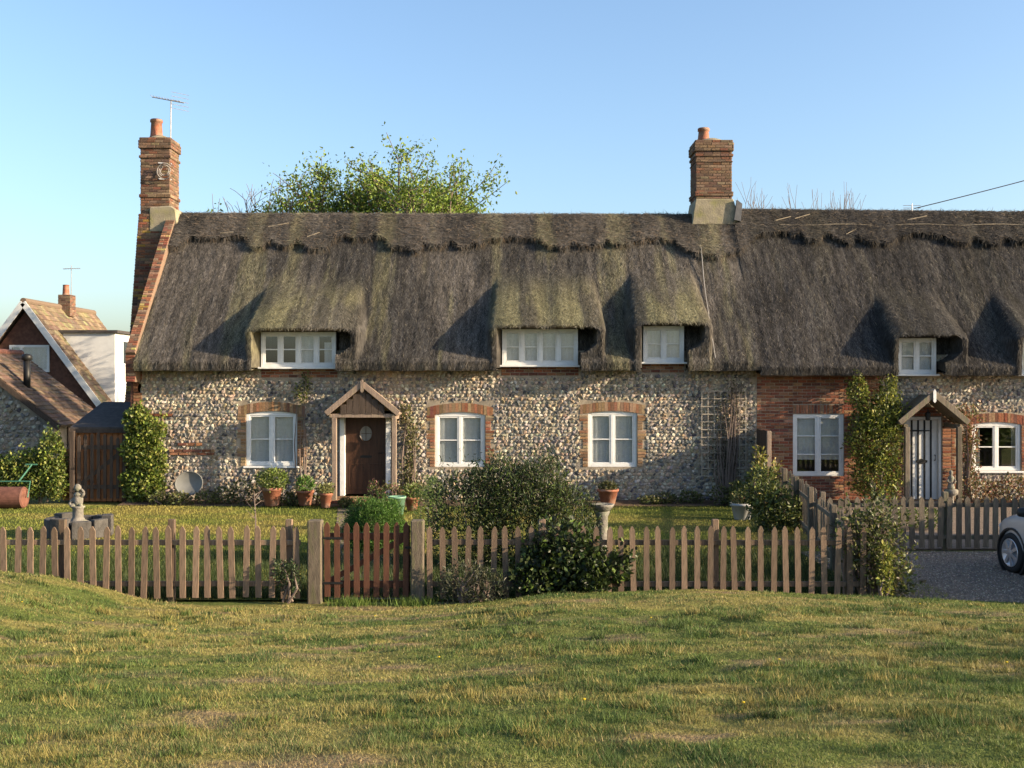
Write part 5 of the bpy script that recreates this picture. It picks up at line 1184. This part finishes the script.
# ------------------------------------------------------------------ parked car
def car():
    T = thing('parked_car', 'silver hatchback nose with alloy wheel at the right edge', 'car', (8.2,15.8,0))
    # local frame: s forward along the car, t to its left, z up
    O = np.array([8.66,15.72,.0]); a = math.radians(7); fwd = np.array([-math.sin(a), math.cos(a), 0]); left = np.array([-math.cos(a), -math.sin(a), 0])
    def W_(P): P = np.asarray(P, float); return O+P[...,0:1]*fwd+P[...,1:2]*left+P[...,2:3]*np.array([0,0,1])
    # stations: s, half width, sill z, belt z, roof z, roof half width
    st = [(-2.02,.60,.42,.80,.82,.5),(-1.95,.78,.30,.86,1.00,.58),(-1.75,.83,.24,.92,1.28,.60),(-1.3,.85,.20,.94,1.44,.60),(-.5,.86,.18,.94,1.49,.60),(.2,.86,.18,.93,1.46,.60),(.62,.86,.18,.92,1.28,.62),(1.0,.855,.18,.91,1.02,.68),(1.15,.85,.19,.89,.945,.70),(1.5,.83,.20,.83,.88,.66),(1.8,.76,.22,.74,.79,.58),(1.98,.62,.26,.62,.66,.46),(2.05,.42,.32,.52,.55,.3)]
    rings = []
    for (s, w, zs, zb, zr, wr) in st:
        half = [(w*.80,zs),(w*.97,zs+.08),(w,zs+(zb-zs)*.45),(w*.985,zs+(zb-zs)*.8),(w*.95,zb),(wr+(w*.95-wr)*.45,zb+(zr-zb)*.55),(wr,zb+(zr-zb)*.9),(wr*.6,zr),(0.0,zr+.012)]
        ring = [(s,t,z) for t,z in half]+[(s,-t,z) for t,z in half[::-1][1:]]
        rings.append(ring)
    V = np.array(rings); k, m = V.shape[:2]
    i = np.arange(k-1)[:,None]*m; j = np.arange(m-1)[None]
    q = np.stack([i+j, i+m+j, i+m+j+1, i+j+1], -1)
    # cut the wheel arches out of the side strip
    g = Geo(); g.add(W_(V.reshape(-1,3)), [q.reshape(-1,4), np.arange(m)[None,::-1], (np.arange(m)+(k-1)*m)[None]])
    body = obj('body', g, 'car_paint', T, smooth=True)
    su = body.modifiers.new('subdivision', 'SUBSURF'); su.levels = 2; su.render_levels = 2
    for sx in (1.28,-1.25):
        for sd in (1,-1):
            c = np.array([sx, sd*.80, .31]); th = np.linspace(0,2*math.pi,28,endpoint=False)
            def ringp(prof):
                g = Geo(); P = np.array([[(sx+r*math.cos(b), sd*tt, .31+r*math.sin(b)) for b in th] for (r,tt) in prof]); n = 28; kk = len(prof)
                i = np.arange(kk-1)[:,None]*n; j = np.arange(n)[None]; j2 = (j+1)%n
                qq = np.stack([i+j,i+j2,i+n+j2,i+n+j],-1).reshape(-1,4); qq = qq if sd > 0 else qq[:,::-1]
                g.add(W_(P.reshape(-1,3)), [qq, (np.arange(n)+(kk-1)*n)[None], np.arange(n)[None,::-1]]); return g
            obj('wheel_arch', ringp([(.385,.62),(.385,.852),(.355,.858),(.34,.80)]), 'black_plastic', T, smooth=False)
            wh = obj('wheel', ringp([(.20,.64),(.29,.65),(.31,.68),(.31,.83),(.295,.862),(.215,.868),(.21,.845)]), 'tyre', T, smooth=True)
            obj('rim', ringp([(.212,.80),(.218,.872),(.205,.878),(.19,.85)]), 'alloy', wh, smooth=True)
            hub = ringp([(.06,.82),(.06,.872),(.045,.88),(.01,.882)]); obj('hub', hub, 'alloy', wh)
            for b in range(7):
                an = b*2*math.pi/7; p = W_(np.array([sx+.04*math.cos(an), sd*.868, .31+.04*math.sin(an)])); qd = W_(np.array([sx+.20*math.cos(an), sd*.862, .31+.20*math.sin(an)]))
                obj('spoke', Geo().bar(p, qd, .05, .022, up=left), 'alloy', wh)
    for sd in (1,-1):
        sidew = Geo(); P = [(.95,.835,.955),(.50,.70,1.36),(-.2,.655,1.40),(-1.2,.66,1.36),(-1.55,.80,1.0),(-.3,.845,.985)]
        P = [(s, sd*(t+.012), z) for s,t,z in P]; sidew.add(W_(np.array(P)), np.array([[0,1,2,3,4,5]] if sd < 0 else [[5,4,3,2,1,0]])); obj('side_window', sidew, 'car_glass', T)
        obj('rub_strip', Geo().bar(W_(np.array([.82,sd*.868,.56])).ravel(), W_(np.array([-.85,sd*.868,.56])).ravel(), .02, .05), 'black_plastic', T)
        mg = Geo().lathe([(.02,-.11),(.07,-.09),(.085,0),(.07,.09),(.02,.11)], 0, 0, 0, 12)
        mg.v = [W_(np.stack([v[:,0]*.9+.70, v[:,2]+sd*.99, v[:,1]*.9+1.0], -1)) for v in mg.v]; mi = obj('wing_mirror', mg, 'black_plastic', T, smooth=True)
        obj('mirror_arm', Geo().tube(W_(np.array([(.72,sd*.83,.95),(.70,sd*.93,.97)])), .022, 6), 'black_plastic', mi)
        hl = Geo().lathe([(.01,-.16),(.06,-.12),(.08,0),(.06,.12),(.01,.16)], 0, 0, 0, 12)
        hl.v = [W_(np.stack([v[:,2]*.6+1.80, v[:,0]*.55+sd*.66, v[:,1]*.8+.66+v[:,2]*-.12], -1)) for v in hl.v]; obj('headlight', hl, 'lamp_glass', T, smooth=True)
    obj('windscreen', Geo().add(W_(np.array([(1.04,.60,1.0),(1.04,-.60,1.0),(.50,-.52,1.395),(.50,.52,1.395)]))+np.array([0,0,.012]), np.array([[0,1,2,3]])), 'car_glass', T)
    obj('sill', Geo().bar(W_(np.array([.9,.80,.20])).ravel(), W_(np.array([-.85,.80,.20])).ravel(), .06, .1), 'black_plastic', T)
car()
